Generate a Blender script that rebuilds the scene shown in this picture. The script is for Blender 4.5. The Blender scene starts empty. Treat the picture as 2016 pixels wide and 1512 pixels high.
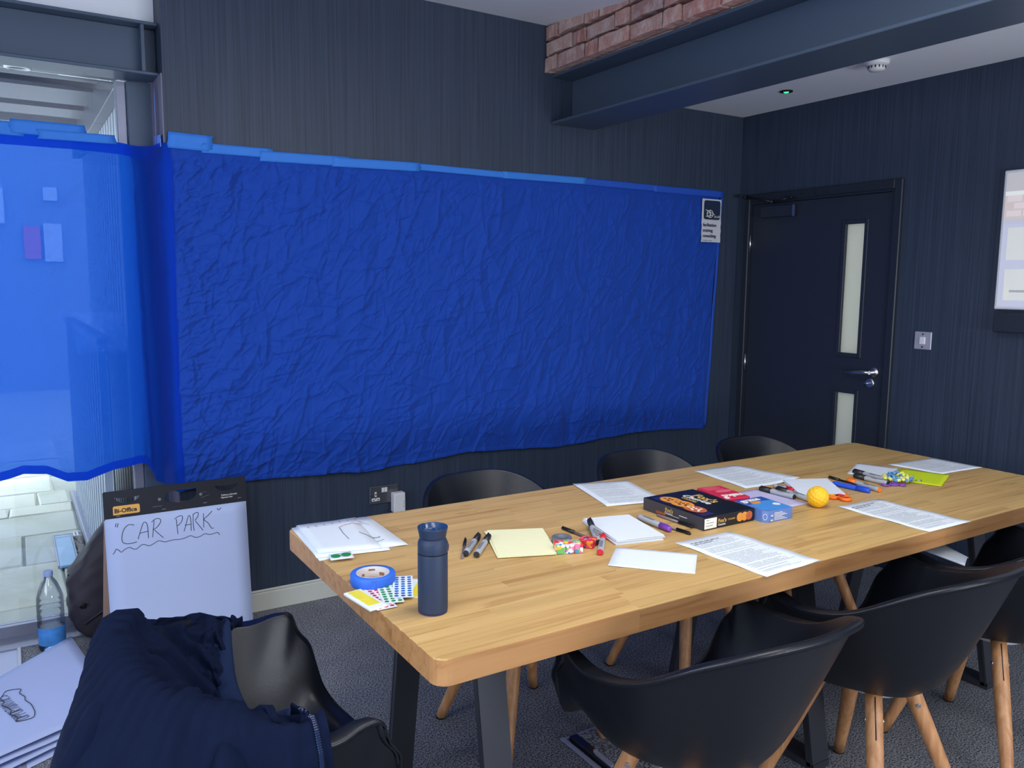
import bpy, bmesh, math, random
import numpy as np
from mathutils import Vector, Matrix
R = math.radians
PI = math.pi
random.seed(7)
rng = np.random.default_rng(11)
sc = bpy.context.scene
COL = sc.collection

# ------------------------------------------------------------------ camera, world, lights, exposure
def s2l(c):
    c = c / 255.0
    return c / 12.92 if c <= 0.04045 else ((c + 0.055) / 1.055) ** 2.4
def rgb(r, g, b, a=1.0):
    return (s2l(r), s2l(g), s2l(b), a)

yaw, pit, rol, FPX = 0.5570345, -0.12497307, 0.00881782, 1595.65
cam_d = bpy.data.cameras.new('camera')
cam = bpy.data.objects.new('camera', cam_d); COL.objects.link(cam)
cam_d.sensor_fit = 'HORIZONTAL'; cam_d.sensor_width = 36.0
cam_d.lens = FPX / 2016 * 36.0
cam_d.clip_start = 0.02; cam_d.clip_end = 200
fw = Vector((math.sin(yaw) * math.cos(pit), math.cos(yaw) * math.cos(pit), math.sin(pit)))
r0 = Vector((math.cos(yaw), -math.sin(yaw), 0)); u0 = r0.cross(fw)
rt = math.cos(rol) * r0 + math.sin(rol) * u0
up = -math.sin(rol) * r0 + math.cos(rol) * u0
M = Matrix((rt, up, -fw)).transposed().to_4x4(); M.translation = (0, 0, 1.45)
cam.matrix_world = M
sc.camera = cam

sc.view_settings.view_transform = 'Standard'
sc.view_settings.look = 'None'
sc.view_settings.gamma = 1.0
sc.view_settings.use_curve_mapping = False
sc.view_settings.exposure = 0.0

w = bpy.data.worlds.new('overcast_sky'); sc.world = w; w.use_nodes = True
bgn = w.node_tree.nodes['Background']
bgn.inputs[0].default_value = (0.80, 0.91, 1.0, 1); bgn.inputs[1].default_value = 6.3

def area(name, loc, rot, sx, sy, power, col):
    d = bpy.data.lights.new(name, 'AREA'); d.shape = 'RECTANGLE'; d.size = sx; d.size_y = sy
    d.energy = power; d.color = col
    o = bpy.data.objects.new(name, d); COL.objects.link(o)
    o.location = loc; o.rotation_euler = rot
    return o
# added cool fill before the windowless left and front walls, and the recessed panels of the ceiling
area('daylight_fill', (-2.25, 0.35, 1.5), (0, R(-66), 0), 1.7, 3.0, 118, (0.80, 0.89, 1.0))
area('ceiling_fill', (-2.25, 0.4, 1.0), (0, R(-135), 0), 1.0, 3.0, 14, (0.86, 0.92, 1.0))  # added, aimed up to brighten the ceiling, as is its front twin
area('daylight_fill', (1.0, -2.5, 1.35), (R(90), 0, 0), 4.2, 1.8, 7, (0.84, 0.91, 1.0))
area('ceiling_fill', (2.1, -2.5, 1.0), (R(140), 0, 0), 3.0, 1.0, 215, (0.86, 0.92, 1.0))
area('panel_light', (1.35, 1.25, 2.56), (0, 0, 0), 1.2, 0.3, 20, (1.0, 0.95, 0.88))
area('panel_light', (2.1, -0.6, 2.56), (0, 0, 0), 1.2, 0.6, 24, (1.0, 0.96, 0.90))
area('panel_light', (-0.3, 0.0, 2.56), (0, 0, 0), 1.2, 0.6, 15, (1.0, 0.96, 0.90))
area('corridor_light', (4.75, 2.6, 1.5), (0, R(90), 0), 1.6, 0.8, 9, (1.0, 0.98, 0.95))

# ------------------------------------------------------------------ materials
MATS = {}
def nmat(name):
    m = bpy.data.materials.new(name); m.use_nodes = True
    MATS[name] = m
    nt = m.node_tree
    return m, nt, nt.nodes['Principled BSDF']
def N(nt, t, **kw):
    n = nt.nodes.new(t)
    for k, v in kw.items():
        if k in n.inputs.keys(): n.inputs[k].default_value = v
        else: setattr(n, k, v)
    return n
def mat(name, col, rough=0.5, metal=0.0, spec=0.5, var=0.06, nscale=40.0, bump=0.0, bscale=200.0, coat=0.0, sheen=0.0):
    m, nt, b = nmat(name)
    L = nt.links.new
    tc = N(nt, 'ShaderNodeTexCoord')
    no = N(nt, 'ShaderNodeTexNoise', Scale=nscale, Detail=3.0)
    L(tc.outputs['Object'], no.inputs['Vector'])
    mx = N(nt, 'ShaderNodeMixRGB', blend_type='MULTIPLY')
    mx.inputs['Fac'].default_value = 1.0
    mx.inputs[1].default_value = col
    cr = N(nt, 'ShaderNodeMapRange'); cr.inputs[3].default_value = 1 - var; cr.inputs[4].default_value = 1 + var
    L(no.outputs['Fac'], cr.inputs[0]); L(cr.outputs[0], mx.inputs[2]); L(mx.outputs[0], b.inputs['Base Color'])
    b.inputs['Roughness'].default_value = rough
    b.inputs['Metallic'].default_value = metal
    b.inputs['Specular IOR Level'].default_value = spec
    b.inputs['Coat Weight'].default_value = coat
    if sheen: b.inputs['Sheen Weight'].default_value = sheen
    if bump:
        n2 = N(nt, 'ShaderNodeTexNoise', Scale=bscale, Detail=2.0)
        L(tc.outputs['Object'], n2.inputs['Vector'])
        bp = N(nt, 'ShaderNodeBump'); bp.inputs['Strength'].default_value = bump; bp.inputs['Distance'].default_value = 0.002
        L(n2.outputs['Fac'], bp.inputs['Height']); L(bp.outputs[0], b.inputs['Normal'])
    return m
def emis(name, col, st):
    m, nt, b = nmat(name)
    b.inputs['Base Color'].default_value = col
    b.inputs['Emission Color'].default_value = col; b.inputs['Emission Strength'].default_value = st
    return m

def wall_mat():
    m, nt, b = nmat('dark_wallpaper'); L = nt.links.new
    tc = N(nt, 'ShaderNodeTexCoord'); mp = N(nt, 'ShaderNodeMapping')
    mp.inputs['Scale'].default_value = (170, 170, 1.6)
    no = N(nt, 'ShaderNodeTexNoise', Scale=1.0, Detail=4.0)
    L(tc.outputs['Object'], mp.inputs[0]); L(mp.outputs[0], no.inputs['Vector'])
    cr = N(nt, 'ShaderNodeValToRGB')
    cr.color_ramp.elements[0].position = 0.3; cr.color_ramp.elements[0].color = rgb(34, 46, 64)
    cr.color_ramp.elements[1].position = 0.75; cr.color_ramp.elements[1].color = rgb(54, 67, 88)
    L(no.outputs['Fac'], cr.inputs[0]); L(cr.outputs[0], b.inputs['Base Color'])
    b.inputs['Roughness'].default_value = 0.55
    bp = N(nt, 'ShaderNodeBump'); bp.inputs['Strength'].default_value = 0.25; bp.inputs['Distance'].default_value = 0.001
    L(no.outputs['Fac'], bp.inputs['Height']); L(bp.outputs[0], b.inputs['Normal'])
    return m
def carpet_mat():
    m, nt, b = nmat('grey_carpet'); L = nt.links.new
    tc = N(nt, 'ShaderNodeTexCoord')
    no = N(nt, 'ShaderNodeTexNoise', Scale=190.0, Detail=4.0)
    L(tc.outputs['Object'], no.inputs['Vector'])
    n3 = N(nt, 'ShaderNodeTexNoise', Scale=9.0, Detail=3.0)
    L(tc.outputs['Object'], n3.inputs['Vector'])
    cr = N(nt, 'ShaderNodeValToRGB')
    cr.color_ramp.elements[0].position = 0.36; cr.color_ramp.elements[0].color = rgb(50, 53, 62)
    cr.color_ramp.elements[1].position = 0.66; cr.color_ramp.elements[1].color = rgb(186, 188, 194)
    L(no.outputs['Fac'], cr.inputs[0])
    mx = N(nt, 'ShaderNodeMixRGB', blend_type='MULTIPLY'); mx.inputs['Fac'].default_value = 0.35
    L(cr.outputs[0], mx.inputs[1]); L(n3.outputs['Fac'], mx.inputs[2])
    L(mx.outputs[0], b.inputs['Base Color'])
    b.inputs['Roughness'].default_value = 1.0; b.inputs['Specular IOR Level'].default_value = 0.1
    bp = N(nt, 'ShaderNodeBump'); bp.inputs['Strength'].default_value = 0.8; bp.inputs['Distance'].default_value = 0.004
    L(no.outputs['Fac'], bp.inputs['Height']); L(bp.outputs[0], b.inputs['Normal'])
    return m
def stave_mat(name='beech_stave', tint=None):
    m, nt, b = nmat(name); L = nt.links.new
    tc = N(nt, 'ShaderNodeTexCoord'); oi = N(nt, 'ShaderNodeObjectInfo')
    off = N(nt, 'ShaderNodeVectorMath', operation='SCALE'); off.inputs[0].default_value = (37, 11, 5)
    L(oi.outputs['Random'], off.inputs[3])
    ad = N(nt, 'ShaderNodeVectorMath', operation='ADD'); L(tc.outputs['Object'], ad.inputs[0]); L(off.outputs[0], ad.inputs[1])
    mp = N(nt, 'ShaderNodeMapping'); mp.inputs['Scale'].default_value = (2.2, 42, 42); mp.inputs['Rotation'].default_value = (0, 0, 0.03)
    L(ad.outputs[0], mp.inputs[0])
    no = N(nt, 'ShaderNodeTexNoise', Scale=1.0, Detail=5.0, Distortion=0.6); L(mp.outputs[0], no.inputs['Vector'])
    cr = N(nt, 'ShaderNodeValToRGB'); e = cr.color_ramp.elements
    e[0].position = 0.28; e[0].color = rgb(178, 136, 80); e[1].position = 0.72; e[1].color = rgb(213, 178, 118)
    k = e.new(0.45); k.color = rgb(202, 164, 104)
    L(no.outputs['Fac'], cr.inputs[0])
    mp2 = N(nt, 'ShaderNodeMapping'); mp2.inputs['Scale'].default_value = (3.0, 26, 26); mp2.inputs['Rotation'].default_value = (0, 0, 0.09); L(ad.outputs[0], mp2.inputs[0])
    n2 = N(nt, 'ShaderNodeTexNoise', Scale=1.0, Detail=2.0, Distortion=1.4); L(mp2.outputs[0], n2.inputs['Vector'])
    st = N(nt, 'ShaderNodeMapRange'); st.inputs[1].default_value = 0.64; st.inputs[2].default_value = 0.74
    st.inputs[3].default_value = 0.0; st.inputs[4].default_value = 0.34
    L(n2.outputs['Fac'], st.inputs[0])
    mk = N(nt, 'ShaderNodeMixRGB'); L(st.outputs[0], mk.inputs['Fac']); L(cr.outputs[0], mk.inputs[1]); mk.inputs[2].default_value = rgb(138, 88, 42)
    hs = N(nt, 'ShaderNodeHueSaturation')
    vr = N(nt, 'ShaderNodeMapRange'); vr.inputs[3].default_value = 0.90; vr.inputs[4].default_value = 1.06
    L(oi.outputs['Random'], vr.inputs[0]); L(vr.outputs[0], hs.inputs['Value']); L(mk.outputs[0], hs.inputs['Color'])
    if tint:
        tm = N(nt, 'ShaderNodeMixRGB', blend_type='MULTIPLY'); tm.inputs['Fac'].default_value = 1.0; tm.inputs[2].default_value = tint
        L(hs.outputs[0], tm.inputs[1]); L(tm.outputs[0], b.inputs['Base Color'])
    else: L(hs.outputs[0], b.inputs['Base Color'])
    b.inputs['Roughness'].default_value = 0.42; b.inputs['Specular IOR Level'].default_value = 0.35
    return m
def wood_mat(name, c0, c1, rough=0.5):
    m, nt, b = nmat(name); L = nt.links.new
    tc = N(nt, 'ShaderNodeTexCoord'); mp = N(nt, 'ShaderNodeMapping'); mp.inputs['Scale'].default_value = (60, 60, 5)
    no = N(nt, 'ShaderNodeTexNoise', Scale=1.0, Detail=4.0, Distortion=0.4)
    L(tc.outputs['Object'], mp.inputs[0]); L(mp.outputs[0], no.inputs['Vector'])
    cr = N(nt, 'ShaderNodeValToRGB'); cr.color_ramp.elements[0].position = 0.3; cr.color_ramp.elements[1].position = 0.7
    cr.color_ramp.elements[0].color = c0; cr.color_ramp.elements[1].color = c1
    L(no.outputs['Fac'], cr.inputs[0]); L(cr.outputs[0], b.inputs['Base Color']); b.inputs['Roughness'].default_value = rough
    return m
def rand_mat(name, cols, rough, nscale, mixc, mixamt, bump=0.4, bscale=60, lohi=(0.45, 0.7)):
    """one of several tones per object, blotched with a second colour"""
    m, nt, b = nmat(name); L = nt.links.new
    tc = N(nt, 'ShaderNodeTexCoord'); oi = N(nt, 'ShaderNodeObjectInfo')
    cr = N(nt, 'ShaderNodeValToRGB'); el = cr.color_ramp.elements
    el[0].color = cols[0]; el[1].color = cols[-1]
    for i, c in enumerate(cols[1:-1]):
        k = el.new((i + 1) / (len(cols) - 1)); k.color = c
    L(oi.outputs['Random'], cr.inputs[0])
    off = N(nt, 'ShaderNodeVectorMath', operation='SCALE'); off.inputs[0].default_value = (31, 17, 23); L(oi.outputs['Random'], off.inputs[3])
    ad = N(nt, 'ShaderNodeVectorMath', operation='ADD'); L(tc.outputs['Object'], ad.inputs[0]); L(off.outputs[0], ad.inputs[1])
    no = N(nt, 'ShaderNodeTexNoise', Scale=nscale, Detail=5.0); L(ad.outputs[0], no.inputs['Vector'])
    mr = N(nt, 'ShaderNodeMapRange'); mr.inputs[1].default_value = lohi[0]; mr.inputs[2].default_value = lohi[1]; mr.inputs[4].default_value = mixamt
    L(no.outputs['Fac'], mr.inputs[0])
    mx = N(nt, 'ShaderNodeMixRGB'); L(mr.outputs[0], mx.inputs['Fac']); L(cr.outputs[0], mx.inputs[1]); mx.inputs[2].default_value = mixc
    L(mx.outputs[0], b.inputs['Base Color']); b.inputs['Roughness'].default_value = rough
    n2 = N(nt, 'ShaderNodeTexNoise', Scale=bscale, Detail=6.0); L(ad.outputs[0], n2.inputs['Vector'])
    bp = N(nt, 'ShaderNodeBump'); bp.inputs['Strength'].default_value = bump; bp.inputs['Distance'].default_value = 0.01
    L(n2.outputs['Fac'], bp.inputs['Height']); L(bp.outputs[0], b.inputs['Normal'])
    return m
def cloth_mat(name, col, trans=None, tw=0.0, clear=0.0, rough=0.75):
    m, nt, b = nmat(name); L = nt.links.new
    b.inputs['Base Color'].default_value = col; b.inputs['Roughness'].default_value = rough
    b.inputs['Specular IOR Level'].default_value = 0.25; b.inputs['Sheen Weight'].default_value = 0.12
    tc = N(nt, 'ShaderNodeTexCoord')
    no = N(nt, 'ShaderNodeTexNoise', Scale=26.0, Detail=6.0, Roughness=0.6, Distortion=0.8)
    L(tc.outputs['Object'], no.inputs['Vector'])
    bp = N(nt, 'ShaderNodeBump'); bp.inputs['Strength'].default_value = 0.22; bp.inputs['Distance'].default_value = 0.006
    L(no.outputs['Fac'], bp.inputs['Height']); L(bp.outputs[0], b.inputs['Normal'])
    if trans:
        out = nt.nodes['Material Output']
        tr = N(nt, 'ShaderNodeBsdfTranslucent'); tr.inputs[0].default_value = trans; L(bp.outputs[0], tr.inputs['Normal'])
        ms = N(nt, 'ShaderNodeMixShader'); ms.inputs[0].default_value = tw
        L(b.outputs[0], ms.inputs[1]); L(tr.outputs[0], ms.inputs[2])
        tp = N(nt, 'ShaderNodeBsdfTransparent'); tp.inputs[0].default_value = (0.35, 0.55, 1.0, 1)
        m2 = N(nt, 'ShaderNodeMixShader'); m2.inputs[0].default_value = clear
        L(ms.outputs[0], m2.inputs[1]); L(tp.outputs[0], m2.inputs[2]); L(m2.outputs[0], out.inputs['Surface'])
    return m
def glass_thin(name, tint=(0.96, 0.98, 1, 1), gl=0.08, rough=0.0):
    m, nt, b = nmat(name); L = nt.links.new; out = nt.nodes['Material Output']
    tp = N(nt, 'ShaderNodeBsdfTransparent'); tp.inputs[0].default_value = tint
    gs = N(nt, 'ShaderNodeBsdfGlossy'); gs.inputs['Roughness'].default_value = rough
    lw = N(nt, 'ShaderNodeLayerWeight'); lw.inputs[0].default_value = 0.25
    mr = N(nt, 'ShaderNodeMapRange'); mr.inputs[3].default_value = gl; mr.inputs[4].default_value = 0.8; L(lw.outputs['Fresnel'], mr.inputs[0])
    ms = N(nt, 'ShaderNodeMixShader'); L(mr.outputs[0], ms.inputs[0]); L(tp.outputs[0], ms.inputs[1]); L(gs.outputs[0], ms.inputs[2])
    L(ms.outputs[0], out.inputs['Surface'])
    return m
def page_mat(name, nlines, ink=0.55, head=False, paper=(226, 234, 242)):
    """printed page: rows of broken grey text lines, laid out by the page's own UV"""
    m, nt, b = nmat(name); L = nt.links.new
    def mth(op, a, bb=None, c=None):
        n = N(nt, 'ShaderNodeMath', operation=op)
        for i, v in enumerate((a, bb, c)):
            if v is None: continue
            if isinstance(v, (int, float)): n.inputs[i].default_value = v
            else: L(v, n.inputs[i])
        return n.outputs[0]
    uv = N(nt, 'ShaderNodeUVMap'); sp = N(nt, 'ShaderNodeSeparateXYZ'); L(uv.outputs[0], sp.inputs[0])
    u, v = sp.outputs[0], sp.outputs[1]
    vn = mth('MULTIPLY', v, float(nlines)); row = mth('FLOOR', vn); fr = mth('FRACT', vn)
    line = mth('LESS_THAN', fr, 0.5)
    wn = N(nt, 'ShaderNodeTexWhiteNoise', noise_dimensions='1D'); L(row, wn.inputs['W'])
    rnd = wn.outputs['Value']
    gap = mth('GREATER_THAN', rnd, 0.17)
    ln = mth('LESS_THAN', u, mth('MULTIPLY_ADD', mth('POWER', rnd, 0.45), 0.55, 0.36))
    lm = mth('GREATER_THAN', u, 0.1)
    cv = N(nt, 'ShaderNodeCombineXYZ'); L(mth('MULTIPLY', u, 60.0), cv.inputs[0]); L(mth('MULTIPLY', row, 3.7), cv.inputs[1])
    no = N(nt, 'ShaderNodeTexNoise', Scale=1.0, Detail=2.0); L(cv.outputs[0], no.inputs['Vector'])
    wd = mth('GREATER_THAN', no.outputs['Fac'], 0.40)
    mg = mth('MULTIPLY', mth('GREATER_THAN', v, 0.07), mth('LESS_THAN', v, 0.93))
    k = line
    for x in (gap, ln, lm, wd, mg): k = mth('MULTIPLY', k, x)
    k = mth('MULTIPLY', k, ink)
    mx = N(nt, 'ShaderNodeMixRGB'); L(k, mx.inputs['Fac']); mx.inputs[1].default_value = rgb(*paper); mx.inputs[2].default_value = rgb(40, 44, 52)
    L(mx.outputs[0], b.inputs['Base Color']); b.inputs['Roughness'].default_value = 0.85; b.inputs['Specular IOR Level'].default_value = 0.2
    return m

WALL = wall_mat(); CARPET = carpet_mat(); STAVE = stave_mat(); STAVEEDGE = stave_mat('redder_beech_edge', (0.84, 0.66, 0.68, 1))  # edge: the same beech tinted darker and redder
LEGWOOD = wood_mat('beech_leg', rgb(176, 118, 74), rgb(214, 160, 112), 0.45)
PLASTER = mat('white_plaster', rgb(224, 227, 234), 0.8, var=0.02)
SKIRT = mat('cream_gloss_paint', rgb(206, 208, 198), 0.4, var=0.02)
STEEL = mat('grey_painted_steel', rgb(70, 85, 105), 0.42, metal=0.15, var=0.05, nscale=8)
LEGSTEEL = mat('charcoal_steel', rgb(66, 68, 76), 0.38, metal=0.35, var=0.05, nscale=20)
SHELL = mat('black_plastic', rgb(14, 18, 27), 0.33, spec=0.45, var=0.03, bump=0.15, bscale=500)
CHROME = mat('brushed_metal', rgb(200, 200, 205), 0.28, metal=1.0, var=0.03)
SATIN = mat('satin_metal', rgb(176, 176, 190), 0.42, metal=0.3, var=0.03)
DARKMETAL = mat('dark_metal', rgb(60, 60, 64), 0.35, metal=0.8)
ALU = mat('pale_aluminium', rgb(138, 142, 160), 0.4, metal=0.5, var=0.05)
DOORP = mat('navy_door_paint', rgb(38, 44, 56), 0.42, var=0.05, nscale=15)
FRAMEP = mat('navy_frame_paint', rgb(34, 40, 51), 0.4, var=0.05, nscale=15)
WHITEP = mat('white_plastic', rgb(222, 222, 226), 0.35, var=0.02)
PAPER = mat('plain_paper', rgb(226, 234, 243), 0.85, spec=0.2, var=0.015)
PADPAPER = mat('pad_paper', rgb(184, 197, 234), 0.85, spec=0.2, var=0.02, nscale=5)
YELLOWP = mat('pale_yellow_paper', rgb(240, 238, 196), 0.85, spec=0.2, var=0.015)
LIMEP = mat('lime_paper', rgb(206, 226, 40), 0.8, spec=0.2, var=0.02)
LILACP = mat('lilac_paper', rgb(196, 192, 226), 0.8, spec=0.2, var=0.02)
INK = mat('black_ink', rgb(40, 42, 50), 0.7)
GREYINK = mat('grey_ink', rgb(120, 122, 130), 0.8)
REDINK = mat('red_ink', rgb(190, 60, 80), 0.7)
TAPEB = mat('blue_masking_tape', rgb(44, 118, 210), 0.7, var=0.06, nscale=25, bump=0.3, bscale=90)
TAPEDIM = mat('shaded_blue_tape', rgb(24, 78, 186), 0.7, var=0.06, nscale=25)  # same tape, with the dimmer light towards the right put into its colour
TAPEROLL = mat('blue_tape_roll', rgb(50, 110, 220), 0.55, var=0.06, nscale=60)
TAPEHOLD = mat('light_blue_tape', rgb(108, 150, 235), 0.7, var=0.06, nscale=25)
SHEET = cloth_mat('blue_sheet', rgb(8, 62, 160))
SHEETW = cloth_mat('thin_blue_sheet', rgb(14, 84, 206), rgb(40, 132, 250), 0.66, 0.12)
NAVYCLOTH = mat('navy_cloth', rgb(9, 20, 45), 0.9, spec=0.12, var=0.16, nscale=30, bump=0.35, bscale=140)
NAVYRIB = mat('navy_quilting', rgb(22, 37, 68), 0.85, spec=0.15, var=0.12, nscale=30, bump=0.3, bscale=160)
BAGCLOTH = mat('black_nylon', rgb(46, 42, 52), 0.6, spec=0.4, var=0.15, nscale=12, bump=0.4, bscale=60)
CARD = mat('brown_card', rgb(176, 148, 132), 0.8, var=0.06)
BLACK = mat('black_gloss', rgb(18, 18, 22), 0.35)
BLACKCARD = mat('black_card', rgb(22, 26, 38), 0.55, var=0.04)
GREYPEN = mat('grey_pen_barrel', rgb(172, 176, 182), 0.4, var=0.03)
CLEARPEN = mat('smoky_pen_barrel', rgb(128, 112, 112), 0.25, var=0.04)
NAVYCUP = mat('navy_cup_coating', rgb(32, 49, 78), 0.55, var=0.03, bump=0.1, bscale=700)
CUPIN = mat('dark_blue_lid_plastic', rgb(30, 62, 108), 0.12, var=0.04)
GREEN = mat('green_dot', rgb(28, 140, 70), 0.6); RED = mat('red_plastic', rgb(214, 34, 56), 0.4)
BLUEDOT = mat('blue_dot', rgb(28, 100, 190), 0.6); YEL = mat('yellow_print', rgb(236, 220, 60), 0.5, var=0.12, nscale=60)
ORANGE = mat('orange_plastic', rgb(246, 118, 30), 0.4); PURPLE = mat('purple_plastic', rgb(128, 70, 176), 0.4)
PINK = mat('pink_plastic', rgb(238, 110, 130), 0.4); BLUEMK = mat('blue_marker_plastic', rgb(36, 84, 214), 0.4)
TEAL = mat('blue_bead', rgb(84, 140, 190), 0.4); LEMON = mat('yellow_bead', rgb(226, 226, 120), 0.4)
BALL = mat('yellow_foam', rgb(240, 186, 28), 0.55, var=0.05)
BOXBLK = mat('black_box_print', rgb(20, 25, 38), 0.35, var=0.04)
BOXGREY = mat('dark_grey_box_side', rgb(62, 62, 70), 0.4, var=0.04)
BOXNAVY = mat('navy_box_band', rgb(42, 40, 92), 0.4)
GOLD = mat('gold_print', rgb(214, 170, 92), 0.5); CREAM = mat('cream_print', rgb(240, 236, 228), 0.6)
COOKIE = mat('cookie_print', rgb(226, 150, 62), 0.6, var=0.25, nscale=180)
COOKIEB = mat('reddish_cookie_print', rgb(190, 96, 56), 0.6, var=0.35, nscale=220)
CHIP = mat('chocolate_print', rgb(104, 52, 26), 0.6)
REDBOX = mat('red_box_print', rgb(206, 46, 78), 0.4, var=0.05)
PALEBOX = mat('blue_box_side', rgb(98, 132, 200), 0.4, var=0.06); MIDBOX = mat('mid_blue_print', rgb(48, 84, 176), 0.4)
SKYBOX = mat('sky_blue_print', rgb(74, 150, 226), 0.4, var=0.08)
LABELO = mat('orange_label', rgb(236, 178, 92), 0.6)
EMBN = mat('navy_print', rgb(22, 40, 70), 0.6)
STONE = rand_mat('paving_stone', [rgb(196, 198, 184), rgb(212, 212, 196), rgb(186, 192, 188)], 0.85, 3.0, rgb(170, 176, 150), 0.6, 0.6, 9)
JOINT = mat('paving_joint', rgb(176, 178, 168), 0.95, var=0.2, nscale=30)
BRICK = rand_mat('old_brick', [rgb(168, 112, 104), rgb(190, 144, 134), rgb(176, 132, 122), rgb(156, 118, 114), rgb(196, 160, 150)], 0.9, 18.0, rgb(196, 180, 174), 0.8, 0.8, 70)
MORTAR = mat('lime_mortar', rgb(176, 158, 150), 0.95, var=0.2, nscale=50, bump=0.6, bscale=80)
CORR = mat('corrugated_metal', rgb(160, 170, 184), 0.45, metal=0.3, var=0.06, nscale=6)
CANOPY = mat('canopy_metal', rgb(50, 58, 78), 0.4, metal=0.2, var=0.05, nscale=5)
GRAVEL = mat('gravel', rgb(150, 146, 142), 0.95, var=0.7, nscale=55, bump=1.0, bscale=60)
DRAIN = mat('pale_blue_drain_cover', rgb(140, 180, 216), 0.4, var=0.12, nscale=14)
SILL = mat('lilac_vinyl_floor', rgb(176, 184, 214), 0.4, var=0.04, nscale=6)
GLASS = glass_thin('window_glass')
PET = glass_thin('clear_bottle_plastic', (0.93, 0.96, 1, 1), 0.07, 0.08)
WATER = glass_thin('bottle_water', (0.62, 0.76, 0.95, 1), 0.05, 0.02)
FROST = cloth_mat('frosted_glass', rgb(200, 204, 200), rgb(232, 236, 230), 0.75, 0.0, 0.3)
PAGE_NEAR = page_mat('printed_page', 46, 0.42); PAGE_FAR = page_mat('fine_printed_page', 60, 0.4)

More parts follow.
